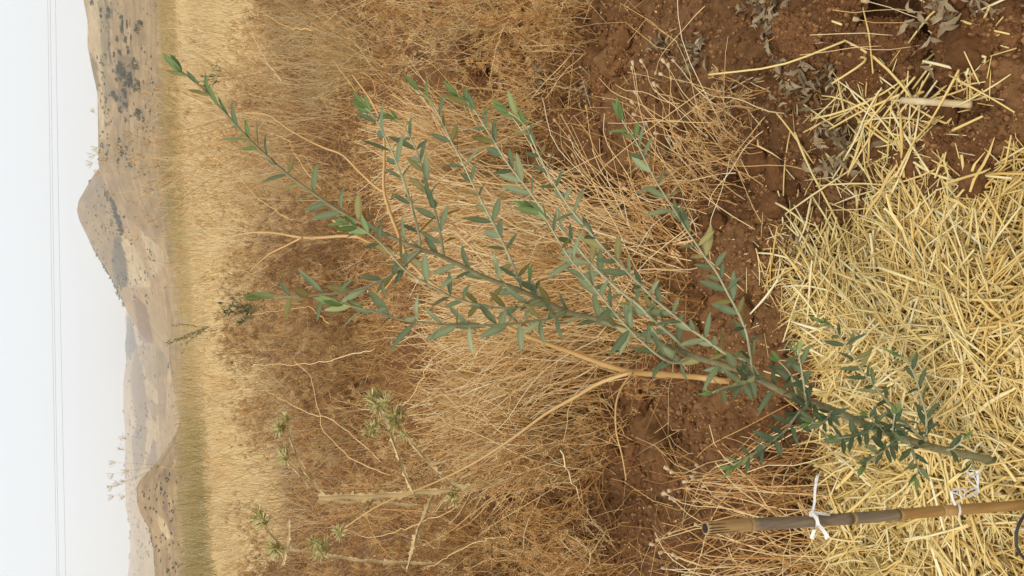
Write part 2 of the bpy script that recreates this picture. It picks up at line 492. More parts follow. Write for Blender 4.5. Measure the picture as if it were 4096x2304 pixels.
# ------------------------------------------------------------------ hills
def hill(crest, D, Dn, vbot, colour, rows=46, pw=1.0, seed=0, rough=5.0):
    py = np.arange(-900, 3200, 9.0)
    cy_, cx_ = zip(*[(b, a) for a, b in crest])
    o = np.argsort(cy_)
    cx = np.interp(py, np.array(cy_)[o], np.array(cx_)[o])
    cx = cx + rough * 0.5 * fbm(py / 60, py * 0 + seed, 4, seed)
    t = np.linspace(0, 1, rows)
    PXX = cx[None] + (np.maximum(vbot, cx + 30)[None] - cx[None]) * t[:, None]
    PYY = np.repeat(py[None], rows, 0)
    YY = D + (Dn - D) * (t ** pw)[:, None] + 0 * PXX
    YY = YY * (1 + 0.05 * fbm(PYY / 120, PXX / 50, 3, seed + 5) * np.sin(np.pi * np.clip(t, 0, 1))[:, None])
    P = pY(PXX, PYY, YY)
    back = []
    for k, f in ((1, 0.6), (2, 0.1), (3, -0.6)):
        b = P[0].copy()
        b[:, 1] += D * 0.12 * k
        b[:, 0] *= (1 + 0.12 * k)
        zb = P[-1][:, 2].min()
        b[:, 2] = zb + (b[:, 2] - zb) * f
        back.append(b)
    skirt = P[-1].copy(); skirt[:, 2] -= 80; skirt[:, 1] -= 40
    A = np.stack(back[::-1] + list(P) + [skirt])
    col = colour(PXX, PYY)
    Cc = np.concatenate([np.repeat(col[:1], 3, 0), col, col[-1:]])
    nr, nc = A.shape[:2]
    i, j = np.meshgrid(np.arange(nr - 1), np.arange(nc - 1), indexing='ij')
    Q = np.stack([i * nc + j, (i + 1) * nc + j, (i + 1) * nc + j + 1, i * nc + j + 1], -1).reshape(-1, 4)
    mb = MB(); mb.add(A, Q)
    me = mb.mesh('hill', M_hill)
    set_tint(me, Cc.reshape(-1, 3))
    link('hill', me, kind='structure')
    def place(px, pyy):
        c0 = np.interp(pyy, py, cx)
        px = np.maximum(px, c0 + 2)
        tt = np.clip((px - c0) / (np.maximum(vbot, c0 + 30) - c0), 0, 1)
        Y = D + (Dn - D) * tt ** pw
        return pY(px, pyy, Y), Y
    return place

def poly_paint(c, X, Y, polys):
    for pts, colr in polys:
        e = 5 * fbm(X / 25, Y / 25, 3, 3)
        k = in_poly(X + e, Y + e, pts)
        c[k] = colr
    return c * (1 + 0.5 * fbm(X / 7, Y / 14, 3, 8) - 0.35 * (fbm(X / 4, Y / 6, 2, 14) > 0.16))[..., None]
def c2(X, Y): return (X / 1.258, 1152 + Y / 1.258)
def c1(X, Y): return (X / 1.258, Y / 1.258)
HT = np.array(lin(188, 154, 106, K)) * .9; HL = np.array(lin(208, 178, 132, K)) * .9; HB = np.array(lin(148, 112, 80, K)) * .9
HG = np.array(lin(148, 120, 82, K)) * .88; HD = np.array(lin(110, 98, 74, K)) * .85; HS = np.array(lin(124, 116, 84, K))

def col_far(X, Y):
    n = fbm(X / 40, Y / 160, 4, 60)[..., None]
    c = HT + (HL - HT) * np.clip(0.5 + 2 * n, 0, 1)
    P = [([c2(640, 140), c2(628, 300), c2(636, 370), c2(690, 300), c2(660, 150)], HD),
         ([c2(655, 440), c2(690, 290), c2(720, 420), c2(745, 640), c2(700, 770), c2(672, 600)], HG),
         ([c2(690, 680), c2(745, 700), c2(720, 880), c2(680, 980), c2(660, 760)], HG),
         ([c2(668, 20), c2(735, 90), c2(775, 275), c2(740, 280), c2(700, 265)], HB),
         ([c2(690, 290), c2(775, 285), c2(800, 400), c2(860, 390), c2(800, 520), c2(740, 460)], HG * 0.5 + HT * 0.5),
         ([c2(745, 560), c2(800, 590), c2(780, 690), c2(760, 640)], HB * 0.6 + HT * 0.4),
         ([c2(775, 750), c2(800, 900), c2(730, 900)], HB * 0.5 + HG * 0.5),
         ([c2(680, 1190), c2(700, 1220), c2(700, 1160)], HD)]
    return poly_paint(c, X, Y, P)
def col_cone(X, Y):
    n = fbm(X / 22, Y / 60, 4, 61)[..., None]
    spk = (fbm(X / 5, Y / 8, 2, 62)[..., None] > 0.13)
    c = HG * 1.1 + (HT - HG * 1.1) * np.clip(0.35 + 1.6 * n, 0, 1)
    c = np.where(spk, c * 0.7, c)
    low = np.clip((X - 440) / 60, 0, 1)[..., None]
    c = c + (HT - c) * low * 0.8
    P = [([c1(600, 1180), c1(660, 1300), c1(640, 1449), c1(580, 1430), c1(560, 1320), c1(575, 1200)], HD * 1.1),
         ([c1(605, 1175), c1(690, 1250), c1(760, 1440), c1(650, 1449), c1(640, 1330)], HL),
         ([c1(715, 1140), c1(800, 1180), c1(830, 1330), c1(760, 1400)], HL * 0.95),
         ([c2(668, 20), c2(735, 90), c2(775, 275), c2(740, 280), c2(700, 265)], HB)]
    return poly_paint(c, X, Y, P)
def col_right(X, Y):
    n = fbm(X / 26, Y / 70, 4, 63)[..., None]
    c = HG + (HT - HG) * np.clip(0.62 + 1.3 * n, 0, 1)
    P = [([c1(430, -300), c1(440, 100), c1(440, 230), c1(490, 470), c1(495, 700), c1(525, 700), c1(515, 400), c1(500, 200), c1(480, -300)], HL * 0.98),
         ([c1(455, 250), c1(490, 330), c1(500, 440), c1(492, 480), c1(460, 340)], HG),
         ([c1(515, -300), c1(530, 60), c1(550, 330), c1(560, 330), c1(542, 60), c1(527, -300)], HD),
         ([c1(490, 0), c1(515, 0), c1(545, 260), c1(550, 520), c1(530, 540), c1(515, 260)], HS * 0.6 + HT * 0.4),
         ([c1(590, 260), c1(690, 300), c1(640, 560), c1(590, 540)], HG * 0.9)]
    return poly_paint(c, X, Y, P)
def col_knoll(X, Y):
    n = fbm(X / 20, Y / 50, 4, 64)[..., None]
    c = HG + (HT - HG) * np.clip(0.65 + 1.6 * n, 0, 1)
    P = [([c2(790, 1130), c2(830, 1180), c2(870, 1260), c2(850, 1270), c2(800, 1200)], HL * 1.05)]
    return poly_paint(c, X, Y, P)

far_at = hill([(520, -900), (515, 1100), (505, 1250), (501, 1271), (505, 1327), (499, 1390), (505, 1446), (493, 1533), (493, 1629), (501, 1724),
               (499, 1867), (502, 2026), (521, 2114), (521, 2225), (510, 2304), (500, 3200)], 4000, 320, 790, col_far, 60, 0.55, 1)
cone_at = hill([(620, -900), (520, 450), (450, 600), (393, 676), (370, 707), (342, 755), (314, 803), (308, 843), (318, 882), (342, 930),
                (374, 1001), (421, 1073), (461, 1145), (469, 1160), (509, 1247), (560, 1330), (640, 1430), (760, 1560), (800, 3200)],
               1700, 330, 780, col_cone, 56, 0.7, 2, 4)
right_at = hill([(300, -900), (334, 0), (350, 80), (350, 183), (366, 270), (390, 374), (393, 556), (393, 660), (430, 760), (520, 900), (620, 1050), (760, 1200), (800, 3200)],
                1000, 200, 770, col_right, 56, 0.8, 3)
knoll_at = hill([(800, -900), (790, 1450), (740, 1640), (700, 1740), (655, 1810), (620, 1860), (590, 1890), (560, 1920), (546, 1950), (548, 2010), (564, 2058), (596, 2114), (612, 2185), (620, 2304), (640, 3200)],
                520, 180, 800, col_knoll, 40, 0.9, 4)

# shrubs and trees far off on the hills
def clump_mesh(seed, n=420):
    r = np.random.default_rng(seed)
    mb = MB()
    lob = r.normal(size=(7, 3)) * [0.34, 0.3, 0.2] + [0, 0, 0.5]
    k = r.integers(0, 7, n)
    p = lob[k] + nrm(r.normal(size=(n, 3))) * (0.30 * r.random((n, 1)) ** 0.4)
    p[:, 2] = np.maximum(p[:, 2], 0.02)
    d, e = nrm(r.normal(size=(n, 3))), nrm(r.normal(size=(n, 3)))
    s = 0.05 + 0.05 * r.random((n, 1))
    V = np.stack([p - d * s, p + e * s, p + d * s, p - e * s], 1)
    mb.add(V, np.arange(n * 4).reshape(-1, 4), None, np.repeat(r.random(n), 4))
    mb.tubes(np.array([[[0, 0, -0.3], [0.02, 0, 0.25], [0.03, 0.03, 0.5]]]), [[0.05, 0.04, 0.02]], 5, 0.1)
    return mb.mesh('hill_shrub', M_shrub, False)
CL = [clump_mesh(100 + i) for i in range(5)]
def shrub(at, px, py, wpx, hpx, label, group):
    p, Y = at(px + hpx * 0.5, py)
    s = Y / F
    link('hill_shrub', CL[random.randrange(5)], None, label, 'shrub', group, None, p, random.random() * 6.28,
         (wpx * s * 0.68, wpx * s * 0.68, hpx * s * 0.85))
GR = 'shrubs and trees on the right-hand hillside'
for (x, y, ww, hh) in [(481, 302, 60, 48), (509, 318, 56, 44), (476, 275, 40, 30), (453, 374, 30, 22), (466, 398, 26, 18), (548, 262, 34, 22), (532, 246, 44, 20),
        (437, 52, 54, 22), (485, 85, 40, 20), (488, 112, 34, 16), (509, 95, 46, 10), (521, 104, 40, 8), (548, 119, 34, 22), (560, 99, 44, 24), (501, 159, 30, 16), (525, 159, 34, 9),
        (513, 203, 36, 14), (477, 203, 34, 14), (457, 219, 26, 12), (469, 159, 26, 14), (366, 8, 30, 16), (403, 40, 20, 12), (404, 62, 18, 12), (552, 449, 46, 34),
        (548, 334, 46, 26), (501, 481, 20, 12), (489, 604, 34, 20), (478, 560, 24, 16), (505, 590, 20, 14), (572, 481, 24, 12), (500, 420, 30, 24), (480, 440, 26, 20),
        (495, 375, 40, 26), (540, 350, 34, 20), (470, 640, 24, 16), (520, 655, 30, 18)]:
    shrub(right_at, x, y, ww, hh, 'dark green shrub on the hazy right-hand hillside', GR)
for i in range(60):
    y = random.uniform(170, 640); x = random.uniform(396, 440) if i < 36 else random.uniform(440, 600)
    shrub(right_at, x, y, random.uniform(7, 15), random.uniform(6, 10), 'dark green shrub on the hazy right-hand hillside', GR)
for i in range(15):
    y = 800 + i * 9.3; x = 447 + i * 2.9 + random.uniform(-4, 4)
    shrub(cone_at, x, y, random.uniform(16, 26), random.uniform(14, 24), 'dark tree in the hedge line across the cone-shaped hill', 'hedge trees on the cone-shaped hill')
for (x, y, ww, hh) in [(421, 771, 40, 12), (430, 782, 30, 12), (497, 870, 16, 12), (568, 862, 36, 14), (632, 934, 34, 12), (428, 800, 20, 9), (545, 830, 24, 10), (560, 840, 30, 10)]:
    shrub(cone_at, x, y, ww, hh, 'dark scrub bush on the slope of the cone-shaped hill', 'scrub on the cone-shaped hill')
for i in range(70):
    y = random.uniform(720, 1150); x = random.uniform(0, 1) ** 0.7 * 130 + np.interp(y, [700, 843, 1150], [380, 320, 470])
    shrub(cone_at, x, y, random.uniform(5, 13), random.uniform(4, 8), 'dark scrub bush on the slope of the cone-shaped hill', 'scrub on the cone-shaped hill')
for (x, y, ww, hh) in [(463, 1172, 16, 14), (471, 1190, 14, 12), (480, 1216, 14, 11)]:
    shrub(cone_at, x, y, ww, hh, 'round tree standing on the left skyline of the cone-shaped hill', 'skyline trees of the cone-shaped hill')
for i in range(46):
    y = random.uniform(1500, 2300); x = random.uniform(500, 640)
    if i < 12: x, y = random.uniform(545, 566), random.uniform(1700, 1760)
    elif i < 22: x, y = np.interp(y, [1500, 1629, 1867, 2114, 2300], [488, 488, 494, 514, 508]), y
    shrub(far_at, x, y, random.uniform(6, 12), random.uniform(5, 10), 'hazy grey tree far off beyond the fields', 'trees on the far ridge and fields')
for i in range(30):
    y = random.uniform(1900, 2300); x = random.uniform(20, 150) + np.interp(y, [1850, 1950, 2058, 2304], [660, 546, 564, 620])
    shrub(knoll_at, x, y, random.uniform(6, 16), random.uniform(5, 9), 'low bush on the grey knoll at the left', 'bushes on the grey knoll')

mb = MB()
for at, n_, ya, yb, xa, xb in ((right_at, 700, -60, 700, 385, 690), (cone_at, 700, 690, 1230, 330, 620), (far_at, 700, 1200, 2360, 505, 690), (knoll_at, 260, 1850, 2360, 560, 760)):
    py_ = rng.uniform(ya, yb, n_); px_ = xa + (xb - xa) * rng.random(n_)
    k = fbm(px_ / 30, py_ / 60, 3, 81) > -0.06
    py_, px_ = py_[k], px_[k]
    Pq, Yq = at(px_, py_)
    m_ = len(py_)
    sz = (1.2 + 3.2 * rng.random(m_) ** 2) * Yq / F
    for _ in range(4):
        C = Pq + rng.normal(size=(m_, 3)) * sz[:, None] * [0.9, 0.9, 0.4] + [0, 0, 0.4] * sz[:, None]
        mb.blobs(C, sz * 0.8)
link('hill_scrub', mb.mesh('hill_scrub', M_shrub), None, 'fine scattered scrub dotting the hazy hillsides', 'scrub', None, 'stuff')

# ------------------------------------------------------------------ haze
hz = bpy.data.materials.new('haze_air'); hz.use_nodes = True
t = hz.node_tree
t.nodes.remove(t.nodes['Principled BSDF'])
pv = t.nodes.new('ShaderNodeVolumePrincipled')
pv.inputs['Color'].default_value = (0.96, 0.98, 1.0, 1)
pv.inputs['Density'].default_value = 0.00024
t.links.new(pv.outputs[0], t.nodes['Material Output'].inputs['Volume'])
mb = MB()
hx, y0, y1, z0, z1 = 14500, -14500, 14500, -260, 330
V = [(x, y, z) for z in (z0, z1) for y in (y0, y1) for x in (-hx, hx)]
mb.add(V, [(0, 2, 3, 1), (4, 5, 7, 6), (0, 1, 5, 4), (2, 6, 7, 3), (0, 4, 6, 2), (1, 3, 7, 5)])
link('haze', mb.mesh('haze', hz, False), kind='stuff')

# ------------------------------------------------------------------ power lines
for (a, b, lab) in [(191, 228, 'uppermost of three thin power lines crossing the pale sky'),
                    (201, 236, 'middle of three thin power lines crossing the pale sky'),
                    (222, 263, 'lowest of three thin power lines crossing the pale sky')]:
    pts = []
    for y in np.linspace(-2600, 4900, 60):
        u = y / 2304
        x = a + (b - a) * u + 9 * ((u - 0.5) ** 2 - 0.25)
        pts.append(pY(x, y, 62))
    mb = MB(); mb.tubes(np.array(pts), 0.0065, 6, 0.5)
    link('power_line', mb.mesh('power_line', M_wire), None, lab, 'wire', 'power lines across the sky')

# ------------------------------------------------------------------ stubble field and green weed strip (stuff)
def wedge(n, ya, yb, spread=0.42, pw=1.0):
    Y = ya + (yb - ya) * rng.random(n) ** pw
    X = (rng.random(n) * 2 - 1) * (Y * spread + 0.8)
    return X, Y
def blades(mb, X, Y, h, tilt, wid, n=3, rnd=None, mat=0, kink=0.4):
    m = len(X)
    Z = zg(X, Y)
    a = rng.random(m) * 6.283
    tl = np.abs(rng.normal(size=m)) * tilt
    dirs = np.stack([np.cos(a) * np.sin(tl), np.sin(a) * np.sin(tl), np.cos(tl)], -1)
    bend = np.stack([np.cos(a), np.sin(a), -0.5 * np.ones(m)], -1) * (rng.random((m, 1)) * 0.35 * tilt)
    s = np.linspace(0, 1, n)
    h = np.broadcast_to(h, (m,))
    P = np.stack([X, Y, Z - 0.01], -1)[:, None] + (dirs[:, None] * s[None, :, None] + bend[:, None] * (s ** 2)[None, :, None]) * h[:, None, None]
    P[:, 1:] += rng.normal(size=(m, n - 1, 3)) * (0.07 * kink * h)[:, None, None]
    mb.tubes(P, wid * np.linspace(1, 0.45, n)[None], 3, rnd, mat)

mb = MB()
X, Y = wedge(42000, 9.5, 54, 0.40, 1.35)
k = Y < field_end(X) + rng.normal(size=len(X)) * 0.8
X, Y = X[k], Y[k]
k = (np.sin(Y * 2 * math.pi / 1.7 + 0.5 * np.sin(X)) > -0.65) | (rng.random(len(X)) < 0.35)
X, Y = X[k], Y[k]
pat = fbm(X * 0.35, Y * 0.22, 3, 23) + 0.5
k = rng.random(len(X)) < np.clip(2.2 * pat - 0.25, 0.25, 1)
X, Y, pat = X[k], Y[k], pat[k]
blades(mb, X, Y, (0.16 + 0.2 * rng.random(len(X))) * (0.5 + 0.9 * pat), 0.36, 0.0035 + 0.00012 * Y[:, None], 3)
link('wheat_stubble', mb.mesh('wheat_stubble', M_stub), None, 'pale yellow dry stubble field beyond the brown weeds', 'stubble', None, 'stuff')
mb = MB()
X = rng.uniform(-22, 30, 17000); Y = field_end(X) - 4 + 19 * rng.random(17000) + 5 * fbm(X * 0.25, X * 0, 3, 12)
dens = fbm(X * 0.12, Y * 0.12, 3, 91) + 0.5
k = rng.random(len(X)) < np.clip(dens * 1.8 - 0.2, 0.15, 1)
X, Y = X[k], Y[k]; dens = dens[k]
blades(mb, X, Y, (0.5 + 0.8 * rng.random(len(X))) * (0.4 + 0.9 * dens), 0.4, 0.012, 3, np.clip(1.2 - 1.35 * dens + 0.006 * X + 0.35 * rng.random(len(X)), 0, 1))
link('tall_weeds', mb.mesh('tall_weeds', M_green), None, 'blurred olive green weed strip along the far edge of the stubble field', 'weeds', None, 'stuff')

# ------------------------------------------------------------------ dry umbel weeds
def curve(b, d, L, n, wob):
    s = np.linspace(0, 1, n)[:, None]
    side = nrm(np.cross(d, rand_dirs(1)[0]))
    return b + d * L * s + side * L * wob * (s ** 2) + side * L * 0.04 * np.sin(s * 9 + random.random() * 6)
def umbel(mb, tip, d, n, L, spread, mr, ms, seed_r=0.0022, stem=0, seed=1):
    d = nrm(d)
    a = rng.random(n) * 6.283
    tl = np.sqrt(rng.random(n)) * spread
    s1 = nrm(np.cross(d, [0.3, 0.5, 0.81])); s2 = np.cross(d, s1)
    dirs = d * np.cos(tl)[:, None] + (s1 * np.cos(a)[:, None] + s2 * np.sin(a)[:, None]) * np.sin(tl)[:, None]
    ln = L * (0.75 + 0.5 * rng.random((n, 1)))
    mid = tip + dirs * ln * 0.55
    end = tip + nrm(dirs + d * 0.25) * ln
    P = np.stack([np.repeat(tip[None], n, 0), mid, end], 1)
    mb.tubes(P, mr, 3, 0.25 + 0.6 * rng.random(n), stem)
    if ms:
        e = end[rng.random(n) < ms]
        mb.blobs(np.concatenate([e, e + rng.normal(size=e.shape) * 0.004]), seed_r, None, seed)
def weed_mesh(h, nst, nbr, tilt, rays, rayL, nm, mats=None, rs=0.0016, spread=1.2, sd=0.8):
    mb = MB()
    for i in range(nst):
        a, tl = rng.random() * 6.283, abs(rng.normal()) * tilt
        d = np.array([math.cos(a) * math.sin(tl), math.sin(a) * math.sin(tl), math.cos(tl)])
        L = h * (0.55 + 0.5 * rng.random())
        P = curve(np.array([rng.normal() * 0.04, rng.normal() * 0.04, -0.02]), d, L, 7, rng.normal() * 0.22)
        mb.tubes(P, np.linspace(rs * 1.35, rs * 0.8, 7)[None], 4, 0.2 + 0.7 * rng.random(), 0)
        for j in range(nbr):
            k = rng.integers(2, 6)
            bd = nrm(d * 0.8 + rand_dirs(1)[0] * 0.8 + [0, 0, 0.25])
            B = curve(P[k], bd, L * (0.2 + 0.25 * rng.random()), 5, rng.normal() * 0.25)
            mb.tubes(B, np.linspace(rs * 0.9, rs * 0.55, 5)[None], 3, 0.2 + 0.7 * rng.random(), 0)
            if rng.random() < 0.8:
                umbel(mb, B[-1], B[-1] - B[-2], rays, rayL * (0.7 + 0.6 * rng.random()), spread, rs * 0.42, sd)
        umbel(mb, P[-1], P[-1] - P[-2], rays + 6, rayL * 1.15, spread, rs * 0.42, sd)
    return mb.mesh(nm, mats or [M_brown, M_seed])
UM = [weed_mesh(0.62 if i_ < 6 else 0.45, 6, 4, 0.45 if i_ != 4 else 0.8, 17, 0.042, 'dry_umbel_weed', [[M_brown, M_seed], [M_brown, M_seed], [M_litter, M_seed], [M_seed, M_seed], [M_brown, M_brown], [M_gold, M_brown], [M_pale, M_litter], [M_seed, M_brown]][i_], 0.0019) for i_ in range(8)]
UN = [weed_mesh(0.45, 7, 4, 0.75, 12, 0.030, 'dry_tangled_weed', [M_litter, M_brown], 0.0021, 1.4, 0.6) for _ in range(5)]
UT = [weed_mesh(1.7, 4, 6, 0.16, 14, 0.045, 'tall_umbel_weed', [M_gold, M_brown], 0.0022, 0.8, 0.5) for _ in range(4)]

HOLES = [(1760, 180, 170, 90), (1560, 430, 110, 60), (1640, 690, 130, 70), (1500, 830, 100, 60), (1300, 620, 110, 60), (1700, 330, 100, 60), (2000, 330, 140, 70),
         (2260, 1560, 60, 30), (2560, 1600, 190, 130), (2560, 1980, 200, 150), (1840, 1500, 60, 120), (1600, 1560, 60, 70), (1480, 2210, 90, 70), (1700, 2190, 110, 80), (2250, 1980, 90, 90),
         (2500, 480, 200, 130), (2560, 700, 170, 60), (1250, 330, 80, 50), (2420, 220, 140, 90), (1120, 1500, 50, 90), (1350, 1750, 60, 60), (1420, 1080, 60, 60)]
def in_hole(px, py):
    px, py = np.asarray(px, float), np.asarray(py, float)
    r_ = np.zeros(px.shape, bool)
    for cx_, cy_, a_, b_ in HOLES:
        r_ |= ((px - cx_ - a_ * 0.25) / a_) ** 2 + ((py - cy_) / b_) ** 2 < 1
    return r_
def belt_end(X): return 12.8 + (0.65 if X < 0 else 0.25) * X
def zone(px, py):
    side = 'at the right edge' if py < 380 else 'behind the olive leader' if py < 800 else 'behind the olive branches' if py < 1250 else 'between sapling and thistles' if py < 1700 else 'around the thistles' if py < 2050 else 'at the left edge'
    return side
GB = 'dry umbel weeds in the brown belt before the stubble'
cnt = 0
while cnt < 290:
    Y = 3.3 + 9.6 * random.random() ** 0.95
    X = random.uniform(-1, 1) * (Y * 0.38 + 0.3)
    p = proj((X, Y, 0))
    if Y > belt_end(X) + random.gauss(0, 0.5) or in_hole(p[0], p[1]): continue
    if fbm(np.array(X * 0.9), np.array(Y * 0.6), 2, 33) < -0.10 or p[1] < 420 and p[0] > 1180 and random.random() < 0.6: continue
    vi = int(np.clip((fbm(np.array(X * 0.7 + 9), np.array(Y * 0.5), 2, 44) + 0.36) / 0.72 * 8 + random.gauss(0, 1.6), 0, 7.99))
    sc_ = random.uniform(0.75, 1.15) * (1 if X < 0.5 else 0.85)
    link('dry_umbel_weed', UM[vi], None, '%s %s umbel weed %s, %s of the belt' % (('tall' if sc_ > 1.0 else 'middling' if sc_ > 0.87 else 'short'), ['dry brown', 'tawny brown', 'light tan', 'dark brown', 'sprawling brown', 'golden blond', 'pale blond', 'dusky brown'][vi], zone(*p), 'front' if Y < 5.5 else 'middle' if Y < 8.5 else 'stubble side'), 'dry weed', GB, None,
         (X, Y, float(zg(X, Y))), random.random() * 6.28, sc_)
    cnt += 1
GT = 'wiry dry weeds among soil and stalks'
spots = []
while len(spots) < 95:
    px = random.uniform(1350, 2560); py = random.uniform(-40, 2340)
    if 520 < py < 1720 and px > 1750 or in_hole(px, py): continue
    if px > 2420 and (py < 500 or 1350 < py < 1700): continue
    spots.append((px, py, 0))
for (px, py) in [(2480, 2200), (2380, 1800), (2300, 2250), (3080, 420), (3040, 590), (2900, 640), (2880, 760), (2760, 640), (2700, 1560), (2480, 1700), (2360, 30), (2280, 90), (2200, 40), (2120, 150), (2350, 160), (2050, 90)]:
    spots.append((px, py, 1))
for i, (px, py, s) in enumerate(spots):
    g = pG(px, py)
    link('dry_tangled_weed', UN[i % 5], None, 'low wiry tan weed %s, %s' % (zone(px, py), 'near the straw' if px > 2700 else 'in front of the belt' if px > 2000 else 'deep among the belt weeds'), 'dry weed', GT, None,
         (g[0], g[1], float(zg(g[0], g[1]))), random.random() * 6.28, random.uniform(0.55, 0.9) * (0.7 if s else 1))
for i in range(30):
    X = random.uniform(-7, 9); Y = random.uniform(11.5, 24)
    if Y < belt_end(X) + 0.5: continue
    link('dry_tangled_weed', UN[i % 5], None, 'brown weed tuft standing out in the pale stubble ' + ('at the left' if X < -2 else 'behind the olive' if X < 3 else 'at the right'), 'dry weed', 'weed tufts in the stubble', None,
         (X, Y, float(zg(X, Y))), i * 0.7, random.uniform(0.7, 1.3))
GL = 'tall seeding umbel weeds standing above the belt'
for i, (px, py, Y, s) in enumerate([(1060, 640, 7.5, 0.98), (1060, 560, 8.2, .92), (1040, 720, 7.8, .98), (1090, 480, 7.2, 0.9), (1060, 780, 7.0, 0.88), (1060, 860, 8, 0.82),
        (1060, 1010, 7.5, 0.78), (1060, 1180, 7.6, 0.82), (1080, 1420, 7.2, 0.72), (1060, 1560, 7.8, 0.76), (1080, 930, 6.6, 0.72), (1070, 1700, 7, 0.72), (1080, 2100, 7, 0.68), (1040, 620, 9, 1.0)] + [(1060, 240 + 30 * j + random.uniform(-15, 15), 6.5 + 2.5 * random.random(), random.uniform(0.66, 0.86)) for j in range(22)]):
    q = pY(px, py, Y)
    link('tall_umbel_weed', UT[i % 4], None, 'tall thin umbel weed with dark seed heads rising above the belt ' + zone(px, py), 'dry weed', GL, None,
         (q[0], Y, float(zg(q[0], Y))), i * 1.3, s)

GS = 'long bare stems leaning through the brown weeds'
for i, (pts, Y) in enumerate([
    ([(1760, 1010), (1640, 1060), (1540, 1150), (1470, 1230), (1380, 1225)], 3.4), ([(1500, 1400), (1400, 1420), (1280, 1450), (1150, 1460), (1010, 1462)], 4.2),
    ([(1720, 1450), (1640, 1600), (1570, 1640), (1440, 1640)], 3.6), ([(1560, 1900), (1400, 1830), (1290, 1720), (1240, 1500), (1170, 1430)], 3.8),
    ([(1530, 1850), (1330, 1680), (1200, 1640), (1060, 1560)], 4.4), ([(1850, 2020), (1640, 2110), (1480, 2150), (1330, 2100)], 3.2), ([(2080, 2140), (1900, 2170), (1700, 2280)], 2.9),
    ([(1640, 60), (1720, 130), (1740, 200), (1700, 260), (1500, 235)], 3.6), ([(1500, 320), (1620, 330), (1720, 260), (1760, 330), (1720, 400)], 3.4), ([(1460, 400), (1490, 500), (1400, 330), (1340, 250)], 4.0),
    ([(2060, 40), (2000, 140), (1960, 300), (1980, 480)], 3.0), ([(2250, 20), (2200, 180), (2240, 330)], 2.7), ([(1280, 760), (1200, 650), (1150, 560), (1100, 540)], 5.0),
    ([(2240, 1800), (2300, 1960), (2400, 2120), (2440, 2250)], 2.4), ([(2330, 2300), (2420, 2130), (2560, 2060), (2700, 2040)], 2.2), ([(1200, 900), (1040, 800), (930, 680), (820, 600)], 6.0),
    ([(1130, 330), (1060, 240), (1000, 110)], 6.0), ([(1250, 120), (1150, 110), (1060, 60)], 5.2), ([(1320, 1300), (1240, 1230), (1120, 1240), (1010, 1260)], 5.4), ([(1700, 1750), (1830, 1760), (1960, 1640), (2010, 1540)], 2.9)]):
    P = pY([p[0] for p in pts], [p[1] for p in pts], np.linspace(Y, Y + 0.35, len(pts)))
    c = P[0].copy()
    mb = MB(); uu = np.linspace(0, len(P) - 1, 24); PL = 0.6 * np.stack([np.interp(uu, np.arange(len(P)), (P - c)[:, k]) for k in range(3)], -1) + 0.4 * resample(P - c, 24) + rng.normal(size=(24, 3)) * 0.004
    mb.tubes(PL, np.linspace(0.0024, 0.0011, 24)[None] * (0.7 + Y / 8), 5, 0.55 + 0.4 * random.random(), 0, True)
    link('bare_stem', mb.mesh('bare_stem', M_litter), None, 'long pale bare weed stem ' + [
        'kinked beside the low olive branch', 'running level through the belt left of the sapling', 'with sharp bend before the golden thicket', 'curving from the thistle into the belt', 'arching above the clustered thistle heads',
        'looping beneath the large thistle', 'lying low at the lower left weeds', 'hooked over soil among the right weeds', 'curled beside the fennel top', 'forked looking near the fennel top', 'slanting through right wiry weeds',
        'bent across the wiry weeds at the right edge', 'behind the upper olive leader', 'crossing bare soil below the thistle', 'reaching over soil toward the left poppies', 'leaning up toward the cone hill', 'thin behind the pale grass tufts',
        'near the right edge before the stubble', 'beside the small hidden olive sapling', 'crossing in front of the golden thicket'][i], 'dry stem', GS, None, c)

# fine dry debris between the plants (stuff)
mb = MB()
X, Y = wedge(21000, 2.0, 12.5, 0.42, 1.25)
pp = proj(np.stack([X, Y, X * 0], -1))
bare = ((pp[:, 0] > 2380) & (pp[:, 1] < 900)) | ((pp[:, 0] > 2450) & (pp[:, 1] > 1420) & (pp[:, 1] < 1800))
bare |= in_hole(pp[:, 0], pp[:, 1])
k = (~bare | (rng.random(len(X)) < 0.16)) & (Y < 12.8 + np.where(X < 0, 0.65, 0.25) * X + 0.6 * rng.normal(size=len(X)))
X, Y = X[k], Y[k]
blades(mb, X, Y, 0.10 + 0.30 * rng.random(len(X)) * np.clip(Y / 4, 0.5, 1), 0.85, 0.0011 + 0.00012 * Y[:, None], 4, 0.1 + 0.9 * rng.random(len(X)), 0, 1.5)
link('dry_grass', mb.mesh('dry_grass', M_litter), None, 'matted fine dry grass between the brown weeds', 'dry grass', None, 'stuff')
mb = MB()
n = 40000
Y = 1.5 + 6.5 * rng.random(n) ** 1.5; X = (rng.random(n) * 2 - 1) * (Y * 0.4 + 0.5)
cl = fbm(X * 3, Y * 3, 3, 15) > -0.02
X, Y = X[cl], Y[cl]
m = len(X)
C = np.stack([X, Y, zg(X, Y) + 0.03 * rng.random(m) ** 2 * np.clip(Y - 1.5, 0.4, 3)], -1)
d, e = rand_dirs(m), rand_dirs(m)
s = (0.002 + 0.005 * rng.random((m, 1))) * np.clip(0.25 + 0.28 * Y[:, None], 0.5, 2)
mb.add(np.stack([C - d * s, C + e * s * 0.6, C + d * s, C - e * s * 0.6], 1), np.arange(m * 4).reshape(-1, 4), None, np.repeat(rng.random(m) * 0.8, 4))
link('leaf_litter', mb.mesh('leaf_litter', M_litter, False), None, 'crumbled tan leaf litter over the soil', 'litter', None, 'stuff')

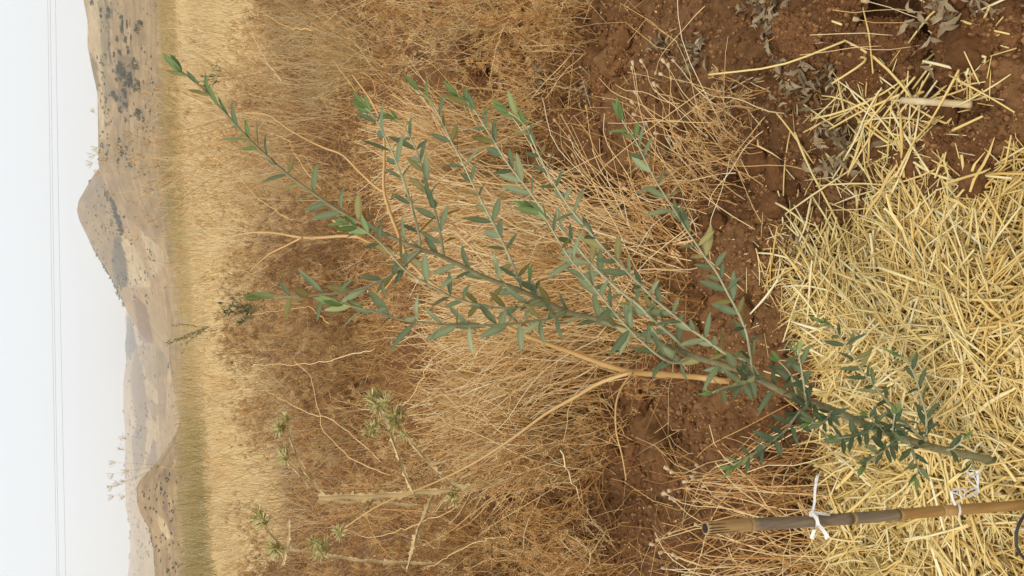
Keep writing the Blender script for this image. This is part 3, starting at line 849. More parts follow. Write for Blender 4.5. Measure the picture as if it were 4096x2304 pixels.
# pale feathery grass clumps at the upper right
def grass_tuft(n, h, tilt, name, mat, r=0.0016):
    mb = MB()
    a = rng.random(n) * 6.283; tl = np.abs(rng.normal(size=n)) * tilt
    d = np.stack([np.cos(a) * np.sin(tl), np.sin(a) * np.sin(tl), np.cos(tl)], -1)
    L = h * (0.5 + 0.6 * rng.random((n, 1, 1)))
    s = np.linspace(0, 1, 5)[None, :, None]
    out = np.stack([np.cos(a), np.sin(a), -0.6 * np.ones(n)], -1)[:, None]
    P = rng.normal(size=(n, 1, 3)) * [0.09, 0.09, 0.0] + (d[:, None] * s + out * s ** 2 * 0.3 * rng.random((n, 1, 1))) * L
    mb.tubes(P, r * np.linspace(1.2, 0.6, 5)[None], 3)
    return mb.mesh(name, mat)
TU = [grass_tuft(110, 0.5, 0.5, 'pale_grass_tuft', M_pale) for _ in range(3)]
for i, (px, py) in enumerate([(1480, 250), (1440, 190), (1400, 290), (1290, 60), (1230, 130), (1180, 30), (1330, 400)]):
    g = pG(px, py)
    link('pale_grass_tuft', TU[i % 3], None, 'pale straw-white grass tuft at the right of the brown belt', 'grass tuft', 'pale grass tufts at the right of the belt', None,
         (g[0], g[1], float(zg(g[0], g[1]))), i * 0.9, random.uniform(0.8, 1.15))

# ------------------------------------------------------------------ dried poppies
def lathe(prof, sides, mb, rnd=0.5, mat=0):
    prof = np.asarray(prof, float)
    a = np.arange(sides) * 2 * math.pi / sides
    V = np.stack([prof[:, 0:1] * np.cos(a), prof[:, 0:1] * np.sin(a), np.repeat(prof[:, 1:2], sides, 1)], -1)
    n = len(prof)
    i, j = np.meshgrid(np.arange(n - 1), np.arange(sides), indexing='ij')
    j2 = (j + 1) % sides
    mb.add(V, np.stack([i * sides + j, i * sides + j2, (i + 1) * sides + j2, (i + 1) * sides + j], -1), None, rnd, mat)
CAPP = [(0.0006, -0.001), (0.0012, 0), (0.0034, 0.003), (0.0046, 0.0075), (0.0044, 0.0115), (0.0036, 0.0128), (0.0050, 0.0133), (0.0047, 0.0142), (0.0, 0.0150)]
mb = MB(); lathe(CAPP, 9, mb)
CAPM = mb.mesh('seed_capsule', M_caps)
def rot_to(d):
    return Vector([float(c) for c in d]).to_track_quat('Z', 'Y')
def stalk_path(b, tip, n=9, sag=0.1):
    s = np.linspace(0, 1, n)[:, None]
    L = np.linalg.norm(tip - b)
    side = nrm(np.cross(tip - b, rand_dirs(1)[0]))
    up_ = np.array([0, 0, 1.0])
    return b + (tip - b) * s + up_ * (L * sag * np.sin(s * math.pi)) + side * L * 0.035 * np.sin(s * (5 + 5 * random.random()) + random.random() * 6) * np.sin(s * math.pi) ** 0.5

def poppy(root, tips, label, group, singles=True, cap_scale=1.0, r=0.00125, mat=None, ncap=None, jit=0.02):
    root = np.asarray(root, float)
    mb = MB()
    caps = []
    for tp in tips:
        b = np.array([rng.normal() * jit, rng.normal() * jit, -0.005])
        P = stalk_path(b, np.asarray(tp) - root, 9, 0.06 + 0.08 * random.random())
        mb.tubes(P, np.linspace(r * 1.3, r * 0.75, 9)[None], 4, 0.2 + 0.75 * rng.random(), 0)
        caps.append((P[-1], nrm(P[-1] - P[-2])))
    caps = caps[:ncap]
    # withered basal leaves
    m = 2 if singles else 20
    a = rng.random(m) * 6.283
    o = np.stack([np.cos(a), np.sin(a), 0.5 * rng.random(m)], -1)
    s = np.linspace(0, 1, 4)[None, :, None]
    PP = o[:, None] * s * (0.04 + 0.05 * rng.random((m, 1, 1))) + np.array([0, 0, 1.0]) * 0.03 * np.sin(s * 4 + rng.random((m, 1, 1)) * 5)
    mb.strips(PP, np.cross(o, [0, 0, 1.0]) + rand_dirs(m) * 0.4, (0.0018 if singles else 0.0035) * np.array([[0.4, 1, 0.8, 0.1]]), rng.random(m) * 0.7, 0)
    if not singles:
        cm = MB(); lathe(CAPP, 6, cm)
        v0, q0 = cm.v[0], cm.q[0]
        for p, d in caps:
            mt = np.array(rot_to(d).to_matrix())
            mb.add(p + (v0 * cap_scale) @ mt.T, q0, None, rng.random(), 1)
    o = link('dried_poppy', mb.mesh('dried_poppy', [mat or M_gold, M_caps if singles else M_capd]), None, label, 'dried poppy', group, None, root)
    if singles:
        for p, d in caps:
            c = link('seed_capsule', CAPM, o, loc=p, sc=cap_scale * random.uniform(0.85, 1.2))
            c.rotation_mode = 'QUATERNION'; c.rotation_quaternion = rot_to(d)
    return o

def gp(px, py):
    g = pG(px, py); g[2] = zs(g[0], g[1]); return g
# clump A: right of the sapling, stalks leaning away from the mulch
gA = 'dried poppies leaning over the bare soil right of the sapling'
A_caps = [(2570, 252), (2530, 282), (2533, 262), (2625, 284), (2660, 253), (2676, 275), (2700, 250), (2684, 323), (2621, 349), (2544, 376), (2536, 418), (2546, 462),
          (2590, 505), (2635, 348), (2650, 300), (2640, 395), (2632, 370), (2925, 218), (2975, 214), (2960, 255), (2960, 290), (2925, 287), (2985, 297), (2797, 430), (2995, 380), (3002, 428),
          (2948, 440), (2935, 510), (2740, 635), (2634, 535), (2510, 760), (2545, 790), (2600, 725), (2735, 725), (3020, 890), (3042, 930), (2970, 968), (2945, 990), (2955, 1000), (2920, 990), (2900, 715), (3045, 580)]
rootsA = [(2980, 560), (2930, 700), (3090, 560), (2900, 800), (2850, 600), (2860, 930), (2800, 480), (3040, 680)]
capA = [[] for _ in rootsA]
for (px, py) in A_caps:
    d = [math.hypot(px - a + 260, py - b + 230) if px < 2880 else math.hypot(px - a + 60, py - b + 200) for a, b in rootsA]
    i = int(np.argmin(d))
    g = gp(*rootsA[i])
    capA[i].append(pY(px, py, g[1] + 0.10 + 0.12 * random.random()))
labA = ['dried poppy leaning right with pale capsules over bare soil beside the grey rosettes', 'dried poppy with drooping capsules at the edge of the scattered straw',
        'dried poppy behind the lower right olive branch with looping stalks', 'dried poppy sprawling over soil above the bent brown twig', 'small dried poppy drooping towards the mulch edge',
        'dried poppy under the lower right olive branch with capsules over dark soil', 'dried poppy nearest the grey rosettes with pale capsules', 'dried poppy between the scattered straw and the crooked brown twig']
for i, r_ in enumerate(rootsA):
    g = gp(*r_)
    extra = [g + np.array([rng.normal() * 0.18 + 0.12, 0.15 + rng.normal() * 0.12, 0.08 + 0.14 * rng.random()]) for _ in range(4)]
    poppy(g, capA[i] + extra, labA[i], gA, True, 1.0, r=0.0011, jit=0.09, ncap=len(capA[i]))
g = gp(3840, 120)
poppy(g, [pY(a, b, g[1] + c_) for a, b, c_ in ((3440, 80, .12), (3480, 8, .16), (3240, 140, .22), (3330, 40, .2), (3200, 220, .24), (3400, 180, .14))],
      'thin dried poppy arching over the dark soil crack at the upper right', gA, True, 1.0, r=0.0010, jit=0.02, ncap=2)
# clump B: behind the bamboo stake, upright
gB = 'upright dried poppies behind the bamboo stake'
B_caps = [(2680, 1880), (2700, 1890), (2668, 1970), (2672, 1980), (2690, 1960), (2705, 2010), (2700, 1995), (2780, 1905), (2790, 1890), (2765, 1960), (2790, 2005), (2825, 1945), (2840, 1940), (2800, 1870),
          (2645, 2155), (2656, 2205), (2708, 2225), (2720, 2228), (2798, 2105), (2664, 2275), (2620, 2180), (2962, 1965), (2910, 1975), (2880, 1985), (2925, 2150), (2850, 2000), (3010, 1900), (2690, 2130), (2750, 1925), (2785, 1920)]
rootsB = [(3260, 1900), (3300, 2000), (3280, 2110), (3330, 2220), (3240, 1820), (3200, 2280)]
capB = [[] for _ in rootsB]
for (px, py) in B_caps:
    i = int(np.argmin([abs(py - b) + 20 * random.random() for a, b in rootsB]))
    g = gp(*rootsB[i])
    capB[i].append(pY(px, py, g[1] + 0.06 + 0.1 * random.random()))
labB = ['upright dried poppy directly behind the white tie of the stake', 'upright dried poppy just above the bamboo stake top', 'upright dried poppy behind the bamboo stake shaft',
        'upright dried poppy left of the stake near the edge', 'dried poppy between the low left olive twig and the stake', 'upright dried poppy at the left edge below the stake']
for i, r_ in enumerate(rootsB):
    g = gp(*r_)
    extra = [g + np.array([rng.normal() * 0.09, 0.03 + rng.normal() * 0.09, 0.14 + 0.18 * rng.random()]) for _ in range(24)]
    poppy(g, capB[i] + extra, labB[i], gB, True, 0.9, mat=M_brown, ncap=len(capB[i]), jit=0.08)
# golden thicket in the middle
gC = 'golden dried poppies in the thicket behind the sapling'
for i in range(84):
    px = random.uniform(2100, 2560); py = random.uniform(480, 1820)
    if py > 1500 and px > 2380: px -= 250
    if py < 780: px = random.uniform(1900, 2090)
    elif py < 950: px -= 120
    g = gp(px, py)
    tips = [g + np.array([rng.normal() * 0.13 - 0.02, 0.02 + rng.normal() * 0.13, 0.22 + 0.33 * rng.random() ** 0.6]) for _ in range(34)]
    poppy(g, tips, 'golden dried poppy at the %s of the thicket, %s' % ('front' if px > 2400 else 'middle' if px > 2250 else 'back', zone(px, py)), gC, False, 1.0, 0.0015, None, 3 if py < 1400 else 9, 0.07)
for i in range(12):
    px = random.uniform(2480, 2760); py = random.uniform(860, 1400)
    g = gp(px, py)
    tips = [g + np.array([0.16 + rng.normal() * 0.12, 0.10 + rng.normal() * 0.14, 0.20 + 0.14 * rng.random()]) for _ in range(16)]
    poppy(g, tips, 'golden dried poppy flattened to the right before the thicket, ' + ('under the olive branches' if py < 1130 else 'beside the olive trunk'), gC, False, 1.0, 0.0013, None, 3, 0.06)

# ------------------------------------------------------------------ fennel stem, brown twig
def traced(pts, Y):
    pts = np.asarray(pts, float)
    Y = np.broadcast_to(np.asarray(Y, float), (len(pts),)) if np.ndim(Y) == 0 else np.interp(np.linspace(0, 1, len(pts)), np.linspace(0, 1, len(Y)), Y)
    return pY(pts[:, 0], pts[:, 1], Y)
def stem_obj(name, P, r0, r1, mat, parent, sides=7, n=None, nodes=()):
    n = n or max(8, len(P) * 4)
    Q = resample(P, n)
    rr = np.linspace(r0, r1, n)
    for k in nodes:
        i = int(k * (n - 1)); rr[max(0, i - 0):i + 1] *= 1.35
    mb = MB(); mb.tubes(Q, rr[None], sides, 0.5, 0, True)
    return link(name, mb.mesh(name, mat), parent), Q
g = gp(2960, 1530)
fen = link('dead_fennel', None, None, 'thick tan forked fennel stem leaning behind the sapling', 'dead fennel', None, None, g)
fen.empty_display_size = 0.05
def local(P): return P - g
Y0 = g[1]
stem_obj('stem', local(traced([(2960, 1530), (2858, 1519), (2808, 1511), (2680, 1500), (2532, 1489), (2399, 1451), (2300, 1414), (2055, 1318), (1890, 1219), (1724, 1132), (1625, 1041), (1520, 990), (1430, 946), (1330, 880)], [Y0, Y0 + .15, Y0 + 0.25])),
         0.0085, 0.0030, M_fennel, fen, 8, 60, (0.07, 0.2))
for nm, pts, Yd, r in [('branch', [(1642, 1060), (1615, 1000), (1593, 935), (1560, 850), (1537, 769), (1537, 650), (1537, 565), (1515, 466), (1482, 399), (1410, 300)], (.25, .38), (.0055, .0022)),
                       ('branch', [(1537, 769), (1510, 753), (1440, 690), (1361, 615), (1300, 593), (1169, 526), (1053, 454), (980, 452)], (.33, .5), (.0035, .0016)),
                       ('branch', [(2532, 1489), (2460, 1510), (2400, 1532), (2300, 1590), (2200, 1645), (2048, 1755), (1900, 1850), (1750, 1925), (1500, 2030), (1380, 2110)], (.07, .35), (.0050, .0016)),
                       ('branch', [(2532, 1489), (2490, 1545), (2468, 1600), (2462, 1660), (2466, 1730), (2490, 1830), (2505, 1920)], (.06, -.03), (.0032, .0016)),
                       ('branch', [(1482, 399), (1495, 390), (1500, 350), (1480, 310), (1450, 290)], (.37, .42), (.002, .001)),
                       ('branch', [(1450, 950), (1380, 944), (1290, 950), (1210, 950), (1100, 932), (1010, 930), (930, 945)], (.26, .5), (.0045, .002)),
                       ('branch', [(1210, 950), (1140, 985), (1080, 1015), (1000, 1085)], (.3, .4), (.0028, .0012)),
                       ('branch', [(2466, 1730), (2440, 1755), (2440, 1770)], (0, 0), (.0015, .001)), ('branch', [(2466, 1730), (2500, 1745), (2530, 1760)], (0, 0), (.0015, .001))]:
    stem_obj(nm, local(traced(pts, [Y0 + Yd[0], Y0 + Yd[1]])), r[0], r[1], M_fennel, fen)
g = gp(2790, 760)
P = traced([(2790, 760), (2769, 690), (2752, 640), (2742, 600), (2728, 540), (2715, 480), (2712, 440), (2725, 410), (2735, 360), (2740, 340)], [g[1], g[1] + .12])
tw = link('dead_twig', None, None, 'dark brown crooked weed stem rising from soil right of the sapling', 'dead weed', None, None, g)
stem_obj('stem', P - g, 0.0042, 0.002, M_seed, tw)
for pts in [[(2769, 690), (2800, 800), (2850, 900)], [(2742, 610), (2700, 650), (2650, 670)], [(2715, 440), (2700, 410), (2690, 400)], [(2769, 660), (2800, 660), (2850, 690), (2890, 760)], [(2769, 690), (2740, 760), (2720, 840)]]:
    stem_obj('branch', traced(pts, [g[1] + 0.05, g[1] + 0.04]) - g, 0.0022, 0.0010, M_brown, tw)

# tall forked umbel plants against the sky
def sky_umbel(name, trunk, heads, Y, label):
    b = trunk[0]
    base = pY(b[0], b[1], Y)
    base[2] = zg(base[0], base[1]) - 0.02
    o = link(name, None, None, label, 'dry umbel', None, None, base)
    P = np.concatenate([base[None], traced(trunk[1:], Y)])
    stem_obj('stem', P - base, 0.0040, 0.0018, M_pale, o)
    top = P[-1]
    for (px, py, sz) in heads:
        tip = pY(px, py, Y + random.uniform(-0.2, 0.2))
        stem_obj('branch', np.stack([top, top * 0.45 + tip * 0.55 + [0, 0, -0.02], tip]) - base, 0.0012, 0.0006, M_pale, o, 5)
        mb = MB(); umbel(mb, tip - base, np.array([rng.normal() * 0.3, 0, 1.0]), 13, 0.038 * sz, 0.95, 0.0007, 0.9, 0.0019)
        link('seed_head', mb.mesh('seed_head', [M_pale, M_brown]), o)
sky_umbel('forked_umbel_plant', [(1150, 1795), (1024, 1812), (842, 1836), (708, 1879), (636, 1864)],
          [(505, 1755, 1), (497, 1800, 1), (462, 1850, 1.0), (455, 1895, .9), (515, 1880, 1.2), (450, 1945, .9), (478, 1940, 1), (455, 1985, .9), (500, 1985, .9), (500, 1925, .8)], 6.2,
          'tall pale umbel plant silhouetted against the sky at the left')
sky_umbel('forked_umbel_plant', [(1080, 700), (900, 715), (760, 690), (640, 665)],
          [(390, 590, 1.1), (380, 620, 1.2), (370, 652, 1.0), (405, 610, 1), (430, 640, 1.1), (480, 600, 1.3), (540, 560, 1.2), (400, 690, .9)], 6.6,
          'tall umbel plant whose dark seed heads break the skyline beside the cone hill')
sky_umbel('forked_umbel_plant', [(1090, 800), (900, 760), (760, 700), (690, 660)],
          [(600, 560, 1.4), (560, 620, 1.5), (590, 660, 1.5), (560, 700, 1.4), (620, 720, 1.3), (610, 520, 1.2), (650, 620, 1.3)], 6.0,
          'tall umbel plant with dense dark seed heads below the cone hill')

# ------------------------------------------------------------------ thistles
def thistle_head_mesh(seed):
    mb = MB()
    n = 75
    d = rand_dirs(n); d[:, 2] = np.abs(d[:, 2]) * 1.2 - 0.35; d = nrm(d)
    b = d * [0.010, 0.010, 0.013]
    L = (0.016 + 0.016 * rng.random((n, 1)))
    s = nrm(np.cross(d, rand_dirs(n)))
    wv = 0.0032
    V = np.stack([b - s * wv, b + s * wv, b + d * L], 1)
    mb.add(V, None, np.arange(n * 3).reshape(-1, 3), np.repeat(rng.random(n), 3))
    lathe([(0.001, -0.016), (0.009, -0.010), (0.0125, 0), (0.010, 0.010), (0.004, 0.016), (0, 0.018)], 9, mb, 0.2)
    return mb.mesh('thistle_head', M_thhd, False)
TH = [thistle_head_mesh(i) for i in range(3)]
def spiny(P, r, parent, w=0.010, nm='stem'):
    n = max(14, int(np.linalg.norm(np.diff(P, axis=0), axis=1).sum() / 0.010))
    Q = resample(P, n)
    mb = MB(); mb.tubes(Q, np.linspace(r, r * 0.7, n)[None], 6, 0.5)
    T = nrm(np.gradient(Q, axis=0))
    for sd in range(3):
        a = 0.4 * np.sin(np.arange(n) * 0.5 + sd) + sd * 2.1
        s1 = nrm(np.cross(T, [0.2, 0.9, 0.1])); s2 = np.cross(T, s1)
        o = s1 * np.cos(a)[:, None] + s2 * np.sin(a)[:, None]
        ww = w * (0.25 + 1.3 * (np.arange(n) % 2) * rng.random(n))[:, None]
        V = np.stack([Q + o * r * 0.5, Q + o * (r + ww) + T * 0.004 * rng.normal(size=(n, 1))], 1)
        i = np.arange(n - 1) * 2
        mb.add(V, np.stack([i, i + 1, i + 3, i + 2], -1), None, np.repeat(0.3 + 0.6 * rng.random(n), 2))
    return link(nm, mb.mesh(nm, M_thst, False), parent)
def thistle(label, stems, heads, Y):
    b = pY(*stems[0][0][-1], Y); b[2] = zg(b[0], b[1])
    o = link('dry_thistle', None, None, label, 'thistle', 'dry thistles at the left', None, b)
    for pts, r, wd in stems:
        spiny(traced(pts, [Y + 0.1, Y]) - b, r, o, wd)
    for (px, py, s) in heads:
        h = link('thistle_head', TH[random.randrange(3)], o, loc=pY(px, py, Y + random.uniform(0.02, 0.14)) - b, sc=s)
        h.rotation_euler = (rng.normal() * 0.5, rng.normal() * 0.5, random.random() * 6)
thistle('large thistle with cluster of spiny green-yellow heads and winged spiny stem', [
    ([(1275, 1992), (1400, 1990), (1520, 1985), (1640, 1975), (1780, 1962), (1900, 1945), (1990, 1930), (2160, 1925), (2420, 1930)], 0.0075, 0.012),
    ([(1560, 1720), (1580, 1790), (1610, 1870), (1640, 1945), (1655, 1975)], 0.003, 0.009),
    ([(1620, 1735), (1670, 1800), (1730, 1870), (1790, 1925), (1860, 1955)], 0.003, 0.008),
    ([(1535, 1640), (1548, 1690), (1556, 1720)], 0.003, 0.006),
    ([(1735, 1975), (1700, 2050), (1670, 2130), (1640, 2240), (1630, 2290)], 0.003, 0.010),
    ([(1500, 1990), (1440, 2050), (1380, 2080)], 0.0025, 0.009)],
    [(1490, 1595, 1.1), (1520, 1585, 1.1), (1510, 1620, 1.2), (1545, 1610, 1.1), (1570, 1665, 1.2), (1600, 1650, 1.1), (1590, 1690, 1.2), (1485, 1715, 1.1), (1510, 1705, 1.0), (1620, 1740, .8), (1815, 1965, 1.2), (1820, 1995, 1.1)], 2.75)
thistle('slender thistle whose greenish heads rise left of the large thistle', [
    ([(1150, 1715), (1170, 1780), (1200, 1850), (1250, 1930), (1290, 1980), (1500, 2010), (1900, 2030)], 0.003, 0.006),
    ([(1140, 1830), (1190, 1890), (1230, 1950)], 0.0025, 0.006)],
    [(1115, 1715, 1.1), (1145, 1680, 1.0), (1130, 1710, .9), (1135, 1800, 1.0), (1140, 1830, 1.2)], 3.4)
thistle('low thistle with small faded heads near the left edge', [
    ([(1060, 2100), (1110, 2170), (1300, 2220), (1800, 2260)], 0.003, 0.008), ([(1130, 2260), (1150, 2180), (1160, 2080)], 0.0025, 0.007)],
    [(1040, 2060, 1.3), (1055, 2090, 1.2), (1100, 2190, 1.3), (1120, 2200, 1.2), (1260, 2170, 1.2), (1300, 2190, 1.4), (1280, 2210, 1.2), (1360, 2130, 1.1)], 3.3)

# ------------------------------------------------------------------ soil clods, crumbs
def clod_mesh(sub, seed):
    import bmesh
    bm = bmesh.new()
    bmesh.ops.create_icosphere(bm, subdivisions=sub, radius=1.0)
    V = np.array([v.co[:] for v in bm.verts]); T = np.array([[v.index for v in f.verts] for f in bm.faces])
    bm.free()
    r = np.random.default_rng(seed)
    A = r.normal(size=(3, 3)) * 0.14 + np.eye(3)
    o = r.random(2) * 50
    U = V
    lat, lon = np.arcsin(np.clip(U[:, 2], -1, 1)), np.arctan2(U[:, 1], U[:, 0])
    def n3(sc, s):   # three planar noises blended, avoids seams
        return (fbm(U[:, 0] * sc + o[0], U[:, 1] * sc + o[1], 3, s) * np.abs(U[:, 2]) + fbm(U[:, 1] * sc + o[1], U[:, 2] * sc, 3, s + 7) * np.abs(U[:, 0])
                + fbm(U[:, 0] * sc, U[:, 2] * sc + o[0], 3, s + 13) * np.abs(U[:, 1]))
    f = 1 + 0.55 * n3(1.4, seed) + 0.30 * n3(4, seed + 3) + (0.30 * n3(10, seed + 5) if sub > 2 else 0) + (0.22 * np.abs(n3(18, seed + 9)) if sub > 3 else 0) + (0.22 * np.abs(n3(40, seed + 15)) if sub > 5 else 0)
    W = (U * f[:, None]) @ A.T
    W[:, 2] *= 0.75
    mb = MB(); mb.add(W, None, T, 0.5 + 0.5 * n3(3, seed + 11))
    return mb.mesh('soil_clod', M_clod, sub > 2)
CB = [clod_mesh(6, 200 + i) for i in range(3)]
CS = [clod_mesh(4, 220 + i) for i in range(6)]
CRUMB = []
labs = ['large crumbly clod with a dark crack beside it at the upper right', 'large clod in the right corner beside grey leaves', 'broad clod left of the bent long straw', 'clod under the scattered straw end',
        'clod right against the broken reed', 'clod beside the broken reed near the mulch', 'lumpy clod by the mulch edge at the right', 'clod at the right edge beside the grey rosette', 'clod between the two largest clods at the right edge',
        'clod among the weeds behind the poppies', 'clod at the right edge among wiry weeds', 'clod far back under the brown weeds at the right']
for i, ((px, py, r_), lab) in enumerate(zip(BIG, labs)):
    p, _ = BIGW[i]
    az, zc = random.random() * 6.28, float(zg(p[0], p[1])) - r_ * 0.32
    link('soil_clod', CB[i % 3], None, 'reddish brown ' + lab, 'clod', 'soil clods', None, (p[0], p[1], zc), az, r_ * 0.95)
    me_ = CB[i % 3]
    co = np.empty(len(me_.vertices) * 3); me_.vertices.foreach_get('co', co)
    co = co.reshape(-1, 3); co = co[co[:, 2] > 0.1]; co = co[rng.integers(0, len(co), int(900 * (r_ / 0.1) ** 2) + 60)] * r_ * 0.95
    CRUMB.append(np.stack([co[:, 0] * math.cos(az) - co[:, 1] * math.sin(az) + p[0], co[:, 0] * math.sin(az) + co[:, 1] * math.cos(az) + p[1], co[:, 2] + zc], -1))
cnt = 0
while cnt < 230:
    px = random.uniform(2250, 4150); py = random.uniform(-60, 2340)
    g = gp(px, py)
    if in_poly(np.array([g[0]]), np.array([g[1]]), MULCH)[0] : continue
    if py > 1000 and random.random() < 0.25: continue
    r_ = 0.008 + 0.034 * random.random() ** 3.2
    link('soil_clod', CS[cnt % 6], None, 'small reddish brown clod on the soil ' + ('between the fennel stem and the stake' if py > 1350 else 'under the olive branches' if py > 900 else 'among the scattered straw' if px > 3300 and py > 300 else 'at the right edge' if py < 300 else 'around the drooping poppies'), 'clod', 'soil clods', None, (g[0], g[1], g[2] + r_ * 0.25), random.random() * 6.28, r_)
    cnt += 1
mb = MB()
n = 52000
Y = 0.75 + 3.6 * rng.random(n) ** 1.5; X = (rng.random(n) * 2 - 1) * (Y * 0.42 + 0.25)
k = ~in_poly(X, Y, MULCH) & (fbm(X * 4, Y * 4, 2, 19) > -0.3)
X, Y = X[k], Y[k]
r_ = 0.0020 + 0.0085 * rng.random(len(X)) ** 3.2
Z = zs(X, Y)
mb.blobs(np.stack([X, Y, Z + r_ * 0.2], -1), r_)
CRUMB = np.concatenate(CRUMB)
mb.blobs(CRUMB, 0.0016 + 0.0065 * rng.random(len(CRUMB)) ** 3)
link('soil_crumbs', mb.mesh('soil_crumbs', M_clod, True), None, 'loose crumbs of reddish brown soil', 'soil crumbs', None, 'stuff')

# withered grey leaf rosettes on the soil
def leaf_curl(L, wd):
    mb = MB()
    s = np.linspace(0, 1, 7)
    curl = 1.4 * rng.normal(); tw = rng.normal() * 1.2
    x = L * s; z = 0.4 * L * np.sin(s * 4 + curl) * s + 0.02 * L
    wv = wd * np.array([0.25, 0.5, 0.9, 0.7, 1.0, 0.7, 0.1]) * (0.8 + 0.4 * rng.random(7))
    a = tw * s
    P = np.stack([x, 0.1 * L * np.sin(s * 5 + curl), z], -1)
    e = np.stack([0 * s, np.cos(a), np.sin(a)], -1)
    c = P + np.array([0, 0, -0.35 * wd])
    V = np.stack([P - e * wv[:, None], c, P + e * wv[:, None]], 1)
    q = [[i * 3 + k, i * 3 + k + 1, i * 3 + k + 4, i * 3 + k + 3] for i in range(6) for k in (0, 1)]
    mb.add(V, q, None, rng.random())
    return mb.mesh('leaf', M_grey)
LV = [leaf_curl(0.034, 0.0052) for _ in range(10)]
for (px, py, n, s, lab) in [(3000, 40, 16, 1.1, 'at the right edge, farther of the pair by the clods'), (3060, 60, 14, 1.0, 'at the right edge, nearer of the pair by the clods'), (2640, 195, 14, .9, 'on bare soil before the poppy capsules'),
        (2760, 200, 9, .8, 'small and flat on bare soil near the yellow tuft'), (2820, 215, 14, 1.0, 'with pale curled leaves on bare soil'), (3110, 60, 14, 1, 'beside the broad clod at the right edge'), (3930, 40, 16, 1.0, 'in the right corner beside the large clod'),
        (4030, 70, 16, 1.1, 'deep in the right corner under straw'), (3230, 340, 18, 1.0, 'at the end of the long bent straw'), (3320, 330, 14, .9, 'under the long straws near the large clod'), (3400, 590, 20, 1.1, 'among the scattered straw'),
        (2330, 350, 12, 1.0, 'on soil behind the poppies'), (2690, 620, 12, 1.0, 'behind the lower right olive branch'), (2790, 280, 8, .8, 'pale, beside the yellow tuft'), (3230, 960, 10, .8, 'at the mulch edge beside straw'), (2960, 400, 12, .9, 'under the drooping poppy capsules'),
        (2600, 1570, 9, .7, 'below the fennel fork'), (2180, 330, 12, 1.1, 'beneath wiry weeds at the right')]:
    g = gp(px, py)
    o = link('withered_rosette', None, None, 'grey withered leaf rosette ' + lab, 'withered plant', 'grey withered rosettes on the soil', None, (g[0], g[1], g[2] + 0.008))
    for i in range(int(n * 2.2)):
        l = link('leaf', LV[random.randrange(10)], o, loc=(rng.normal() * 0.032 * s, rng.normal() * 0.032 * s, 0.02 * rng.random()), sc=s * random.uniform(0.7, 1.35))
        l.rotation_euler = (rng.normal() * 0.5, rng.normal() * 0.4, random.random() * 6.28)

# ------------------------------------------------------------------ straw
def straw_verts(L, r, bend, kink):
    s = np.linspace(-0.5, 0.5, 6)
    P = np.stack([s * L, bend * L * (s ** 2), kink * L * np.abs(s - 0.1)], -1)
    return P, np.array([1, 1, 1.0, 1.18, 0.95, 0.75]) * r
SM = []
for i in range(24):
    P, rr = straw_verts(0.08 + 0.16 * random.random(), 0.0019 + 0.0009 * random.random(), rng.normal() * 0.15, rng.normal() * 0.07)
    mb = MB(); mb.tubes(P, rr[None], 5, 0.3 + 0.6 * random.random(), 0, True)
    SM.append(mb.mesh('straw_stalk', M_straw))
# mulch mass
mb = MB()
n = 16000
mn, mx_ = MULCH.min(0), MULCH.max(0)
mn = np.maximum(mn, [-1.4, 0.45]); mx_ = np.minimum(mx_, [1.0, 2.2])
XY = mn + (mx_ - mn) * rng.random((n * 3, 2))
dd = np.where(in_poly(XY[:, 0], XY[:, 1], MULCH), 1, -1) * edge_dist(XY[:, 0], XY[:, 1], MULCH)
k = rng.random(len(XY)) < np.clip((dd + 0.14) / 0.20, 0, 1) ** 1.6
XY = XY[k][:n]; dd = dd[k][:n]
m = len(XY)
L = 0.06 + 0.22 * rng.random(m) ** 1.2
a = rng.random(m) * 6.283
el = rng.normal(size=m) * 0.16
s = np.linspace(-0.5, 0.5, 5)
dirs = np.stack([np.cos(a) * np.cos(el), np.sin(a) * np.cos(el), np.sin(el)], -1)
sidev = np.stack([-np.sin(a), np.cos(a), 0 * a], -1)
lay = rng.random(m)
Zc = zg(XY[:, 0], XY[:, 1]) + 0.004 + (0.045 * lay) * np.clip((dd + 0.05) / 0.12, 0.1, 1)
P = np.stack([XY[:, 0], XY[:, 1], Zc], -1)[:, None] + dirs[:, None] * (s[None, :, None] * L[:, None, None]) + sidev[:, None] * ((s ** 2)[None, :, None] * (L * rng.normal(size=m) * 0.25)[:, None, None])
P[..., 2] = np.maximum(P[..., 2], zg(P[..., 0], P[..., 1]) + 0.002)
rad = (0.0010 + 0.0014 * rng.random(m))[:, None] * np.array([[1, 1, 1.15, 1, 0.7]]) * (1 + 0.12 * rng.normal(size=(m, 5)))
P[:, 2:] += rng.normal(size=(m, 3, 3)) * (L * 0.018)[:, None, None] + (rng.normal(size=(m, 1, 3)) * (L * 0.06)[:, None, None] * (rng.random((m, 1, 1)) < 0.3)) * np.array([0, 1, 2.0])[None, :, None]
mb.tubes(P, rad, 4, np.clip(0.02 + 0.35 * lay + 0.65 * rng.random(m), 0, 1), 0, True)
